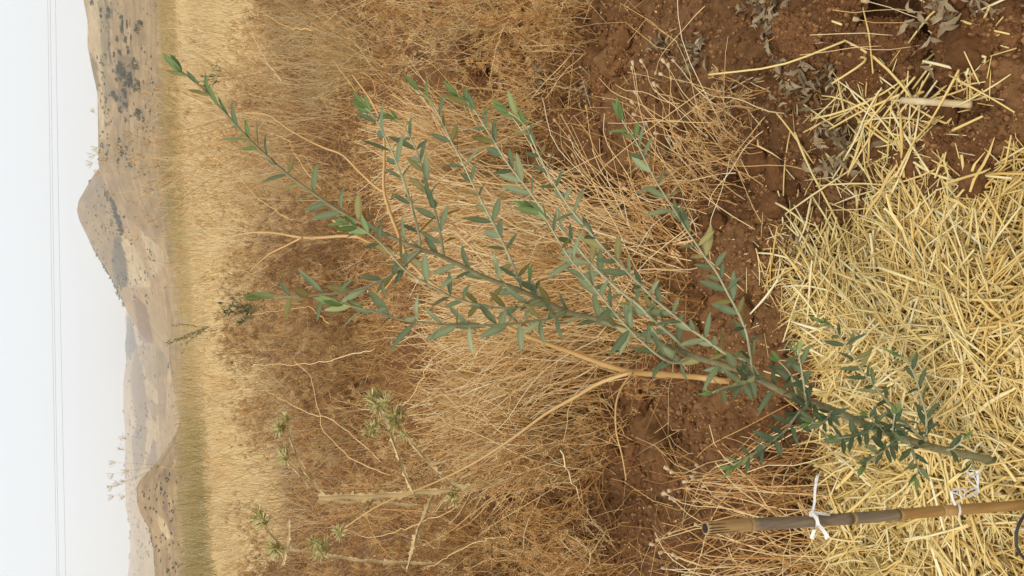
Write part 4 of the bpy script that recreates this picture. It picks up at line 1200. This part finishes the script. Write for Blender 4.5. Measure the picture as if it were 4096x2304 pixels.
# thin straws strewn over the soil next to the bed
ns = 230
qx = np.concatenate([rng.normal(3580, 190, ns), rng.normal(3200, 75, 260), rng.uniform(3900, 4120, 70), rng.normal(3420, 60, 120)])
qy = np.concatenate([rng.normal(600, 200, ns), rng.normal(1080, 120, 260), rng.uniform(60, 420, 70), rng.normal(1950, 200, 120)])
k = (qx < 4200) & (qy > 120)
G_ = pG(qx[k], qy[k]); m2 = len(G_)
a2 = rng.random(m2) * 6.283; e2 = rng.normal(size=m2) * 0.15
dr2 = np.stack([np.cos(a2) * np.cos(e2), np.sin(a2) * np.cos(e2), np.sin(e2)], -1)
P2 = np.stack([G_[:, 0], G_[:, 1], zs(G_[:, 0], G_[:, 1]) + 0.010], -1)[:, None] + dr2[:, None] * (s[None, :, None] * (0.02 + 0.08 * rng.random((m2, 1, 1)) ** 1.5))
mb.tubes(P2, (0.0006 + 0.0010 * rng.random((m2, 1)) ** 2) * np.array([[1, 1, 1.1, 1, 0.8]]), 4, 0.4 + 0.6 * rng.random(m2), 0, True)
# flattened blades of straw
nb = 1500
Cb = np.stack([XY[:nb, 0], XY[:nb, 1], zg(XY[:nb, 0], XY[:nb, 1]) + 0.02 + 0.04 * rng.random(nb)], -1)
ab = rng.random(nb) * 6.283
db = np.stack([np.cos(ab), np.sin(ab), 0.12 * rng.normal(size=nb)], -1)
Pb = Cb[:, None] + db[:, None] * (np.linspace(-0.5, 0.5, 5)[None, :, None] * (0.05 + 0.12 * rng.random((nb, 1, 1)))) + rng.normal(size=(nb, 5, 3)) * 0.002
mb.strips(Pb, nrm(np.cross(db, [0, 0, 1.0]) + rng.normal(size=(nb, 3)) * 0.5), (0.0022 + 0.002 * rng.random((nb, 1))) * np.array([[0.7, 1, 0.9, 0.8, 0.2]]), 0.3 + 0.7 * rng.random(nb))
# chaff
nc_ = 17000
XY2 = XY[rng.integers(0, m, nc_)] + rng.normal(size=(nc_, 2)) * 0.03
C = np.stack([XY2[:, 0], XY2[:, 1], zg(XY2[:, 0], XY2[:, 1]) + 0.002 + 0.04 * rng.random(nc_) * in_poly(XY2[:, 0], XY2[:, 1], MULCH)], -1)
d = rand_dirs(nc_); d[:, 2] *= 0.4
s_ = 0.006 + 0.014 * rng.random((nc_, 1))
mb.strips(np.stack([C - d * s_, C, C + d * s_], 1), rand_dirs(nc_), 0.0012 * np.array([[0.6, 1, 0.4]]), 0.4 + 0.6 * rng.random(nc_))
link('straw_mulch', mb.mesh('straw_mulch', M_straw), None, 'thick bed of yellow straw mulch around the sapling and stake', 'straw mulch', None, 'stuff')

# traced long straws on the soil, each its own
LS = [([(540, 70), (400, 245), (265, 355), (60, 405)], 'longest bent straw reaching from the large clod down to the grey rosette'),
      ([(315, 330), (440, 430), (560, 575)], 'straw sloping from the long bent straw into the scattered heap'),
      ([(770, 485), (560, 570), (385, 660)], 'straight straw crossing the scattered heap below the broken reed'),
      ([(825, 130), (780, 290), (735, 470), (705, 640)], 'long straw lying over the large clod beside the dark crack'),
      ([(1010, 135), (850, 330), (750, 450)], 'straw slanting across the dark crack of the large clod'),
      ([(775, 265), (825, 355), (935, 475)], 'thick bent straw ending at the broken reed'),
      ([(945, 280), (938, 480), (950, 720), (975, 900)], 'very long straw crossing over the broken reed'),
      ([(685, 540), (790, 680), (885, 785), (960, 870)], 'long straw running past the clod below the reed into the mulch'),
      ([(1030, 135), (1060, 345), (1045, 465)], 'straw from the right corner leaves with a kink near the reed'),
      ([(1060, 345), (1180, 400), (1290, 440)], 'straw near the picture edge beyond the reed'),
      ([(1290, 60), (1225, 155), (1205, 400)], 'bent straw at the extreme right corner'),
      ([(1110, 260), (1290, 310)], 'thick flat straw in the right corner pile'),
      ([(1080, 235), (1165, 345)], 'short straw beside the thick flat straw in the right corner'),
      ([(460, 870), (500, 760), (530, 670)], 'short straw beside the grey rosette in the scattered heap'),
      ([(625, 890), (760, 1040), (835, 1135)], 'straw sliding from the scattered heap onto the mulch'),
      ([(1030, 690), (980, 900)], 'thin straw poking up from the mulch toward the lumpy clod'),
      ([(1130, 785), (1138, 1000)], 'straw with torn sheath poking up at the mulch edge'),
      ([(205, 670), (255, 820), (310, 950), (360, 1060), (440, 1290)], 'long wavy thin straw along the soil beside the poppies'),
      ([(460, 960), (490, 1260)], 'straw with thin tip on soil between heap and mulch'),
      ([(535, 1010), (540, 1200)], 'pale straw beside the thin tipped straw near the mulch'),
      ([(805, 830), (865, 1000)], 'short slanting straw at the upper mulch corner'),
      ([(720, 700), (840, 830), (890, 895)], 'pale straw beside the clod below the broken reed'),
      ([(425, 290), (640, 345), (550, 440)], 'straw folded in a sharp elbow on the large clod'),
      ([(1090, 665), (1240, 595)], 'whitish straw on soil at the picture edge')]
for pts, lab in LS:
    q = np.array(pts, float) / 1.258 + [3072, 0]
    P = np.array([gp(a, b) for a, b in q])
    P = resample(P, 10) if len(P) > 2 else np.linspace(P[0], P[-1], 6)
    hgt = zs(P[:, 0], P[:, 1]) + 0.008
    # a stiff straw bridges the hollows: lift to the chord through its highest points
    t_ = np.linspace(0, 1, len(P))
    ch = np.interp(t_, [0, 1], [hgt[0], hgt[-1]])
    ch = ch + np.max(hgt - ch) * 0.85
    P[:, 2] = ch
    P = P + 0
    c = P.mean(0)
    mb = MB(); mb.tubes(P - c, np.linspace(0.0029, 0.0021, len(P))[None], 6, 0.35 + 0.4 * random.random(), 0, True)
    link('straw_stalk', mb.mesh('straw_stalk', M_straw), None, lab, 'straw', 'straw stalks', None, c)
cnt = 0
while cnt < 270:
    if cnt < 62:   # the scattered heap and its fringes
        px = random.gauss(3560, 170); py = random.gauss(580, 190)
    elif cnt < 76:
        px = random.uniform(3900, 4100); py = random.uniform(60, 420)
    elif cnt < 125:
        px = random.gauss(3260, 70); py = random.gauss(1060, 110)
    elif cnt < 150:
        px = random.uniform(3150, 4100); py = random.uniform(350, 900)
    else:
        px = random.uniform(3330, 4120); py = random.uniform(880, 2320)
    g = gp(px, py)
    ins = in_poly(g[:1], g[1:2], MULCH)[0]
    if cnt < 150 and py < 0: continue
    if cnt >= 150 and not ins: continue
    i = random.randrange(24)
    o = link('straw_stalk', SM[i], None, 'yellow straw stalk lying on top of the mulch ' + ('by the stake and hose' if py > 1950 else 'around the olive base' if py > 1500 else 'away from the trunk' if py > 1100 else 'along the right rim') if ins else 'short yellow straw stalk on bare soil ' + ('in the scattered heap below the reed' if px > 3350 and py < 800 and px < 3850 else 'in the right corner' if px >= 3850 else 'just outside the mulch rim'), 'straw', 'straw stalks', None,
             (g[0], g[1], g[2] + (0.052 if ins else 0.014)), None, random.uniform(0.8, 1.3) if ins else random.uniform(0.6, 1.15))
    o.rotation_euler = (0, rng.normal() * 0.12, random.random() * 6.28)
    cnt += 1

# broken reed half buried in the soil
P0, P1 = gp(3700, 409), gp(4010, 428)
P0[2] += 0.07; P1[2] += 0.035
c = (P0 + P1) / 2
n = 10
Q = np.linspace(P0, P1, n) - c
M_reed = plant_mat('reed', [lin(140, 108, 70, K), lin(206, 176, 126, K), lin(232, 212, 170, K)], 0.5, 0.9, 60, 0, 0.4)
reed = link('broken_reed', None, None, 'pale broken reed half buried between clods and straw', 'reed', None, None, c)
mb = MB(); rr = np.full(n, 0.0066); rr[3] = 0.0075; rr[0] = 0.006
mb.tubes(Q[1:], rr[None, 1:], 10, 0.6, 0, True)
link('shaft', mb.mesh('shaft', M_reed), reed)
mb = MB()
for k_ in range(3):
    e = Q[1] + (Q[0] - Q[1]) * (0.7 + 0.5 * k_ / 2)
    off = np.array([0, 0.004 * (k_ - 1), 0.004 - 0.005 * abs(k_ - 1)])
    mb.tubes(np.stack([Q[1] + off, e + off * 1.6]), [[0.003, 0.0006]], 5, 0.3 + 0.3 * k_)
link('splintered_end', mb.mesh('splintered_end', M_reed), reed)

# ------------------------------------------------------------------ olive leaves and sapling
def leaf_mesh(asp, curl, nm, mat):
    mb = MB()
    s = np.linspace(0, 1, 9)
    wv = asp * np.sin(np.pi * np.clip(s, 0, 1) ** 0.85) ** 0.75
    wv[0] = 0.02; wv[-1] = 0.004
    z = curl * (s ** 2) * 0.35
    mid = np.stack([0 * s, s, z], -1)
    le = mid + np.stack([-wv, 0 * s, 0.28 * wv], -1); ri = mid + np.stack([wv, 0 * s, 0.28 * wv], -1)
    V = np.stack([le, mid, ri], 1)
    q = [[i * 3 + k, i * 3 + k + 1, i * 3 + k + 4, i * 3 + k + 3] for i in range(8) for k in (0, 1)]
    rv = np.tile([0.15, 0.75, 0.15], 9)
    mb.add(V, q, None, rv)
    me = mb.mesh(nm, mat)
    return me
def leafset(mat): return [leaf_mesh(a, c, 'leaf', mat) for a, c in ((0.115, -0.4), (0.13, 0.25), (0.105, -0.9), (0.14, -0.1))]
L_OLD, L_LOW, L_YNG = leafset(M_leaf), leafset(M_leafl), leafset(M_young)

TR = [(4080, 1880), (3981, 1846), (3732, 1790), (3490, 1709), (3285, 1622), (3105, 1554), (3005, 1498), (2900, 1461), (2775, 1425), (2659, 1381), (2521, 1326), (2410, 1284), (2262, 1244),
      (2167, 1200), (2080, 1161), (1993, 1130), (1915, 1099), (1832, 1057), (1728, 1010), (1683, 999), (1609, 968), (1521, 927), (1405, 871), (1341, 833), (1224, 752), (1169, 713), (1108, 661),
      (1053, 611), (992, 553), (926, 479), (865, 413), (832, 374), (760, 313), (728, 288)]
BR = [  # (polyline root -> tip, depth offset at tip, first leaf at px)
    ([(1681, 998), (1675, 935), (1653, 847), (1631, 775), (1593, 670), (1554, 576), (1521, 510), (1482, 449), (1462, 432)], 0.10),
    ([(1775, 1029), (1769, 979), (1753, 896), (1736, 830), (1709, 736), (1687, 659), (1659, 587), (1626, 521), (1604, 488), (1580, 474)], 0.16),
    ([(2085, 1162), (2082, 1148), (2051, 1057), (2018, 983), (1946, 841), (1885, 725), (1841, 631), (1802, 560), (1769, 488), (1736, 427), (1703, 383), (1675, 360)], 0.12),
    ([(2775, 1425), (2731, 1447), (2686, 1450), (2631, 1420), (2560, 1359), (2499, 1298), (2438, 1226), (2383, 1160), (2328, 1094), (2280, 1034), (2241, 974), (2208, 918), (2169, 858), (2136, 836)], -0.10),
    ([(2790, 1430), (2758, 1409), (2675, 1331), (2609, 1276), (2560, 1226), (2482, 1166), (2421, 1110), (2355, 1045), (2307, 985), (2252, 924), (2197, 863), (2153, 814), (2109, 753), (2059, 692), (2015, 631), (1976, 565), (1937, 504), (1899, 444), (1866, 405), (1835, 388)], 0.06),
    ([(3040, 1515), (3007, 1458), (2902, 1414), (2825, 1359), (2753, 1309), (2687, 1254), (2620, 1199), (2560, 1138), (2493, 1072), (2440, 1018), (2390, 963), (2346, 913), (2291, 847), (2241, 775), (2197, 703), (2164, 637), (2136, 576), (2109, 515), (2070, 471), (2035, 450)], 0.0),
    ([(3020, 1505), (3012, 1491), (3001, 1420), (2985, 1331), (2957, 1260), (2907, 1166), (2858, 1077), (2825, 1035), (2780, 969), (2742, 914), (2698, 842), (2659, 781), (2615, 709), (2571, 621), (2537, 555), (2504, 510), (2488, 478)], -0.04),
    ([(2167, 1200), (2155, 1206), (2109, 1223), (2035, 1231), (1952, 1227), (1869, 1206), (1799, 1184), (1761, 1163), (1703, 1132), (1641, 1095), (1600, 1060), (1560, 1012), (1504, 957), (1449, 918), (1399, 897)], -0.10),
    ([(1683, 1003), (1650, 1032), (1621, 1061), (1596, 1082), (1563, 1103), (1497, 1136), (1414, 1165), (1352, 1173), (1281, 1177), (1215, 1184), (1166, 1186), (1083, 1190), (1056, 1190)], -0.16),
    ([(2262, 1246), (2221, 1268), (2138, 1283), (2055, 1295), (1973, 1300), (1848, 1302), (1757, 1297), (1675, 1287), (1592, 1275), (1530, 1256), (1468, 1240), (1418, 1227), (1373, 1219)], -0.18),
]
TWG = [
    ([(3266, 1610), (3204, 1641), (3148, 1715), (3105, 1753), (3024, 1809), (2962, 1843), (2930, 1862)], -0.12),
    ([(3250, 1605), (3229, 1628), (3217, 1548), (3204, 1467), (3189, 1399)], -0.05),
    ([(3720, 1785), (3660, 1725), (3602, 1672), (3558, 1616), (3509, 1560), (3459, 1498), (3415, 1430), (3378, 1374), (3341, 1324), (3300, 1292)], 0.0),
    ([(3692, 1780), (3704, 1740), (3701, 1647), (3683, 1585), (3664, 1517), (3633, 1455), (3600, 1425)], -0.04),
    ([(3633, 1757), (3648, 1790), (3660, 1830), (3673, 1880), (3665, 1910)], -0.08),
    ([(3590, 1745), (3550, 1790), (3509, 1821), (3459, 1858)], -0.08),
    ([(3478, 1706), (3430, 1735), (3397, 1747), (3340, 1752)], -0.06),
    ([(3880, 1825), (3895, 1870), (3900, 1902)], -0.02),
    ([(3575, 1738), (3572, 1700), (3580, 1655)], -0.07),
    ([(3190, 1588), (3155, 1486), (3115, 1445)], -0.03),
    ([(3010, 1502), (2974, 1532), (2900, 1550), (2850, 1570)], -0.10),
    ([(2167, 1198), (2150, 1170), (2134, 1140), (2124, 1118)], 0.02),
    ([(3540, 1725), (3500, 1690), (3470, 1660)], -0.05),
    ([(3780, 1800), (3820, 1790), (3850, 1760)], -0.04),
    ([(3330, 1640), (3290, 1690), (3240, 1690)], -0.08),
]
base = pG(3985, 1848, 0.04)
for _ in range(8): base = pG(3985, 1848, float(zg(base[0], base[1])) + 0.045)
YB = base[1]
LENS = np.concatenate([[0], np.cumsum(np.hypot(*np.diff(np.array(TR), axis=0).T))])
def trunkY(px): return YB + 0.24 * np.clip((3981 - px) / 3250, 0, 1)
olive = link('olive_sapling', None, None, 'tall slender olive sapling with grey-green leaves growing from the straw mulch', 'olive tree', None, None, base)
leaves = []
def grow(pts, dY, r0, r1, nm, mat, start=0.06, gap=0.027, Lf=0.046, trunk=False, dens=1.0, tipn=3):
    pts = np.asarray(pts, float)
    s = np.linspace(0, 1, len(pts))
    Ys = trunkY(pts[:, 0]) if trunk else trunkY(pts[0, 0]) + dY * np.sin(s * math.pi / 2)
    P = resample(pY(pts[:, 0], pts[:, 1], Ys), len(pts) * 4) - base
    n = len(P)
    mb = MB(); rr = np.linspace(r0, r1, n) * (1 + 0.10 * rng.random(n))
    mb.tubes(P, rr[None], 8 if trunk else 6, 0.35 + 0.3 * rng.random(), 0, True)
    o = link(nm, mb.mesh(nm, mat), olive)
    d = np.concatenate([[0], np.cumsum(np.linalg.norm(np.diff(P, axis=0), axis=1))])
    T = nrm(np.gradient(P, axis=0))
    pos = start * 1.0 + 0.01 * rng.random()
    k = 0
    s1 = nrm(np.cross(T[0], [0.1, -1, 0.2]))
    view = nrm(np.array([0, -0.75, 0.65]))
    while pos < d[-1] - 0.006:
        q = np.array([np.interp(pos, d, P[:, i]) for i in range(3)])
        tq = nrm(np.array([np.interp(pos, d, T[:, i]) for i in range(3)]))
        s1q = nrm(np.cross(tq, [0.15, -1, 0.25])); s2q = np.cross(tq, s1q)
        ang = (k % 2) * math.pi / 2 + rng.normal() * 0.3 + 0.25
        frac = pos / d[-1]
        wpx = proj(base + q)[0]
        for sg in (1, -1):
            if rng.random() > dens: continue
            side = (s1q * math.cos(ang) + s2q * math.sin(ang)) * sg
            A = R(50 + rng.normal() * 11) if frac < 0.93 else R(28 + 8 * rng.normal())
            ax = nrm(tq * math.cos(A) + side * math.sin(A))
            nn = nrm(0.5 * tq + 0.75 * view * (1 if rng.random() > 0.25 else -1) + rand_dirs(1)[0] * 0.45)
            nn = nrm(nn - ax * (nn @ ax))
            L = Lf * (0.62 + 0.55 * rng.random()) * (1 if frac < 0.85 else 0.8)
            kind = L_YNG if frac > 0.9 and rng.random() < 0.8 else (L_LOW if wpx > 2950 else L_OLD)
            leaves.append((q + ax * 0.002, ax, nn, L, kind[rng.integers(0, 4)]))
        pos += gap * (0.85 + 0.3 * rng.random()) * (1 if frac < 0.85 else 0.7)
        k += 1
    tq = T[-1]
    for _ in range(tipn):
        ax = nrm(tq + rand_dirs(1)[0] * 0.35)
        nn = nrm(view + rand_dirs(1)[0] * 0.5); nn = nrm(nn - ax * (nn @ ax))
        leaves.append((P[-1], ax, nn, Lf * (0.45 + 0.35 * rng.random()), L_YNG[rng.integers(0, 4)]))
    return o
grow(TR, 0, 0.0070, 0.0012, 'trunk', M_bark, 0.5, 0.027, 0.046, True, 0.9)
for i, (pts, dY) in enumerate(BR):
    grow(pts, dY, 0.0021 if i not in (4, 5) else 0.0025, 0.0009, 'branch', M_twig, 0.03, 0.0235, 0.042, False, 0.88)
for pts, dY in TWG:
    grow(pts, dY, 0.0021, 0.0010, 'twig', M_twig, 0.012, 0.0175, 0.034, False, 0.9, 2)
leaves.sort(key=lambda l: -l[3] / (l[0][1] + base[1]))
def leaf_mat4(l):
    q, ax, nn, L, me = l
    xx = np.cross(ax, nn)
    m4 = Matrix.Identity(4)
    for i in range(3):
        m4[i][0], m4[i][1], m4[i][2], m4[i][3] = xx[i] * L, ax[i] * L, nn[i] * L, q[i]
    return m4
print('olive leaves', len(leaves))
for l in leaves[:300]:
    o = link('leaf', l[4], olive)
    o.matrix_local = leaf_mat4(l)
rest = leaves[300:]
if rest:
    for mset, nm in ((L_OLD, 0), (L_YNG, 1), (L_LOW, 2)):
        pass
    mb = MB()
    for l in rest:
        me = l[4]
        co = np.empty(len(me.vertices) * 3); me.vertices.foreach_get('co', co)
        m4 = np.array(leaf_mat4(l))
        v = co.reshape(-1, 3) @ m4[:3, :3].T + m4[:3, 3]
        q = np.array([p.vertices[:] for p in me.polygons])
        mi = 0 if me in L_OLD else (1 if me in L_YNG else 2)
        mb.add(v, q, None, np.tile([0.15, 0.75, 0.15], 9), mi)
    link('leaves', mb.mesh('leaves', [M_leaf, M_young, M_leafl]), olive, kind='stuff')

# two far olive saplings
def far_olive(px, py, Y, h, label, lean):
    b = pY(px, py, Y); b[2] = zg(b[0], b[1])
    o = link('olive_sapling', None, None, label, 'olive tree', None, None, b)
    mbt, mbl = MB(), MB()
    for i in range(7):
        d = nrm(np.array([lean * 0.3 + rng.normal() * 0.22, rng.normal() * 0.2, 1.0]))
        P = curve(np.array([0, 0, 0.25 * h * (i > 0)]), d, h * (0.5 + 0.4 * rng.random()) * (1.0 if i else 1.1), 8, 0.1 * rng.normal())
        mbt.tubes(P, np.linspace(0.009, 0.003, 8)[None], 5, 0.5)
        m = 34
        t_ = rng.random(m) ** 0.7
        Q = np.stack([np.interp(t_, np.linspace(0, 1, 8), P[:, k]) for k in range(3)], -1)
        ax = nrm(d + rand_dirs(m) * 0.9)
        L = 0.05 + 0.03 * rng.random((m, 1))
        mbl.strips(np.stack([Q, Q + ax * L * 0.5, Q + ax * L], 1), nrm(np.cross(ax, rand_dirs(m))), 0.010 * np.array([[0.3, 1, 0.2]]), rng.random(m))
    link('trunk', mbt.mesh('trunk', M_bark), o)
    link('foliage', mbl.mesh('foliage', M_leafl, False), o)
far_olive(790, 1310, 22, 1.25, 'small distant olive sapling at the far edge of the stubble field', -0.4)
far_olive(985, 1250, 9.6, 0.75, 'small olive sapling half hidden among the brown weeds', 0.6)
far_olive(865, 300, 14, 0.7, 'tiny olive sapling in the stubble behind the top of the tall one', 0.2)

# ------------------------------------------------------------------ bamboo stake and ties
AX = [(2822, 2113), (2900, 2107), (3002, 2098), (3072, 2094), (3200, 2088), (3406, 2074), (3600, 2058), (3770, 2043), (3900, 2034), (4096, 2020), (4300, 2005)]
gb = pG(4330, 2003, 0.02)
YS = gb[1]
stake = link('bamboo_stake', None, None, 'weathered bamboo stake with white ties standing in the straw', 'stake', None, None, gb)
P = traced(AX, [YS + 0.02, YS])
ts = np.array([a[0] for a in AX], float)
M_bam_t = plant_mat('bamboo_top', [lin(120, 92, 56, K), lin(202, 166, 110, K), lin(216, 184, 128, K)], 0.6, 0.5, 25, 0, 0.3)
M_bam_g = plant_mat('bamboo_grey', [lin(96, 84, 70, K), lin(142, 126, 104, K), lin(186, 160, 118, K)], 0.8, 0.9, 35, 0, 0.2, 0.4)
M_bam_o = plant_mat('bamboo_orange', [lin(112, 88, 60, K), lin(178, 136, 80, K), lin(212, 172, 112, K)], 0.5, 0.9, 18, 0, 0.4)
for m_ in (M_bam_t, M_bam_g, M_bam_o):     # stretch the grain along the cane
    t = m_.node_tree
    nz = [n for n in t.nodes if n.type == 'TEX_NOISE'][0]; tc = [n for n in t.nodes if n.type == 'TEX_COORD'][0]
    mp = t.nodes.new('ShaderNodeMapping'); mp.inputs['Scale'].default_value = (6, 6, 0.5)
    t.links.new(tc.outputs['Object'], mp.inputs[0]); t.links.new(mp.outputs[0], nz.inputs['Vector'])
def seg(v0, v1, r, mat, nm):
    vv = np.linspace(v0, v1, 14)
    Q = np.stack([np.interp(vv, ts, P[:, k]) for k in range(3)], -1) - gb
    rr = r * (1 + 0.06 * np.exp(-((vv - v0) / 14) ** 2) + 0.06 * np.exp(-((vv - v1) / 14) ** 2)) * (1 + 0.02 * rng.normal(size=14))
    mb = MB(); mb.tubes(Q, rr[None], 16, 0.5, 0, True)
    return link(nm, mb.mesh(nm, mat), stake), Q
s_, Q = seg(2822, 3001, 0.0090, M_bam_t, 'internode')
# dark disc on the closed top paints the hollow's shade; dark strips for cracks
M_bore_shade = plant_mat('bamboo_bore_shade', [lin(40, 28, 18), lin(52, 38, 26), lin(64, 48, 34)], 0.9)
d0 = nrm(Q[0] - Q[1])
mb = MB(); mb.tubes(np.stack([Q[0] + d0 * 0.0006, Q[0] + d0 * 0.0012]), [[0.0066, 0.0064]], 14, 0.5, 0, True)
link('bore_shade', mb.mesh('bore_shade', M_bore_shade), stake)
for a0 in (-2.2, -1.75, -1.35, -0.8):
    s1 = nrm(np.cross(d0, [1, 0, 0])); s2 = np.cross(d0, s1)
    dr = s1 * math.cos(a0 + 3.14) + s2 * math.sin(a0)
    dr = nrm(np.array([math.cos(a0), math.sin(a0), 0]) - d0 * (np.array([math.cos(a0), math.sin(a0), 0]) @ d0))
    ln = random.randint(6, 11)
    mb = MB(); mb.tubes(Q[0:ln] + dr * 0.0091, np.full((1, ln), 0.0009) * np.linspace(1, 0.3, ln), 4, 0.5)
    link('crack', mb.mesh('crack', M_bore_shade), stake)
seg(3003, 3405, 0.0084, M_bam_g, 'internode')
seg(3407, 3590, 0.0083, M_bam_g, 'internode')
seg(3590.5, 3769, 0.0082, M_bam_o, 'internode')
seg(3771, 4300, 0.0082, M_bam_o, 'internode')
for v0, r in ((3002, 0.0097), (3406, 0.0091), (3770, 0.0090)):
    vv = np.array([v0 - 9, v0 - 4, v0, v0 + 4, v0 + 9.0])
    Q = np.stack([np.interp(vv, ts, P[:, k]) for k in range(3)], -1) - gb
    mb = MB(); mb.tubes(Q, (r * np.array([0.9, 1, 0.97, 1.0, 0.9]))[None], 16, 0.7)
    link('node_ring', mb.mesh('node_ring', M_bam_t), stake)

def ribbon(P, W, wd, mb, rnd=0.6):
    Q = resample(np.asarray(P, float), len(P) * 5)
    n = len(Q)
    Wv = np.repeat(nrm(np.asarray(W, float))[None], n, 0)
    tw = np.linspace(0, 1.2 * rng.normal(), n)
    T = nrm(np.gradient(Q, axis=0))
    Wv = nrm(Wv - T * (Wv * T).sum(1, keepdims=True))
    Wv = Wv * np.cos(tw)[:, None] + np.cross(T, Wv) * np.sin(tw)[:, None]
    mb.strips(Q[None], Wv[None], np.full((1, n), wd), np.array([rnd]))
def stake_pt(v): return np.array([np.interp(v, ts, P[:, k]) for k in range(3)])
def tie(v, label, tails, wd):
    c = stake_pt(v)
    o = link('white_tie', None, None, label, 'plastic tie', 'white ties on the stake', None, c)
    ax = nrm(stake_pt(v - 20) - c)
    s1 = nrm(np.cross(ax, [0, 1, 0])); s2 = np.cross(ax, s1)
    mb = MB()
    a = np.linspace(0, 2 * math.pi, 30)
    ring = (s1 * np.cos(a)[:, None] + s2 * np.sin(a)[:, None]) * 0.0096 + ax * (0.006 * np.sin(a))[:, None]
    mb.strips(ring[None], np.repeat(ax[None, None], 30, 1), np.full((1, 30), wd), np.array([0.7]))
    link('loop', mb.mesh('loop', M_ribbon), o)
    for pts, dy, w_ in tails:
        pts = np.array(pts, float)
        q = pY(pts[:, 0], pts[:, 1], c[1] - 0.016 + np.linspace(0, dy, len(pts)))
        mb = MB(); ribbon(q - c, ax * 0.6 + s1 * 0.5, w_ * 0.72, mb, 0.4 + 0.5 * random.random())
        link('tail', mb.mesh('tail', M_ribbon), o)
    return o
tie(3262, 'upper white ribbon tie with long upright tail on the bamboo stake',
    [([(3248, 2052), (3258, 2010), (3260, 1960), (3270, 1910), (3284, 1884)], 0.03, 0.0024), ([(3284, 1884), (3268, 1900), (3262, 1935), (3268, 1925)], 0.01, 0.0018),
     ([(3247, 2050), (3280, 2050), (3305, 2048), (3330, 2042)], 0.01, 0.0028), ([(3247, 2050), (3290, 2056), (3320, 2060)], 0.012, 0.0022),
     ([(3240, 2046), (3250, 2062), (3236, 2058)], 0.004, 0.0034), ([(3250, 2055), (3268, 2080), (3272, 2100), (3258, 2120), (3245, 2155)], -0.004, 0.0034),
     ([(3275, 2100), (3292, 2120), (3312, 2150)], -0.003, 0.0036), ([(3290, 2116), (3302, 2140), (3305, 2158)], -0.002, 0.0024)], 0.0028)
tie(3830, 'lower white plastic tie tangled between the stake and the olive sapling',
    [([(3822, 2022), (3812, 2000), (3806, 1965), (3830, 1958), (3870, 1962), (3905, 1990)], 0.02, 0.0025), ([(3822, 2022), (3840, 2005), (3880, 1985), (3912, 1955), (3908, 1885)], 0.04, 0.0032),
     ([(3912, 1950), (3890, 1935), (3872, 1915), (3868, 1890), (3910, 1883)], 0.01, 0.0022), ([(3806, 1968), (3850, 1980), (3870, 1965), (3905, 1950)], 0.02, 0.0016),
     ([(3850, 1990), (3830, 1975), (3845, 1955), (3860, 1975), (3850, 1995)], 0.02, 0.0014), ([(3900, 1990), (3915, 1970), (3910, 1940), (3890, 1900), (3870, 1888)], 0.03, 0.0014),
     ([(3870, 1890), (3880, 1905), (3925, 1890)], 0.03, 0.002)], 0.0026)

# black hose end at the lower left
P = traced([(4180, 2000), (4110, 2050), (4085, 2080), (4066, 2130), (4064, 2170), (4074, 2205), (4096, 2233), (4150, 2270), (4300, 2330)], YS - 0.02)
for i in range(len(P)):
    P[i, 2] = max(P[i, 2], zg(P[i, 0], P[i, 1]) + 0.03)
c = P.mean(0)
mb = MB(); mb.tubes(resample(P - c, 40), np.full((1, 40), 0.0024), 10, 0.5, 0, True)
link('hose', mb.mesh('hose', M_hose), None, 'thin black hose curving over the straw at the corner by the stake', 'hose', None, None, c)
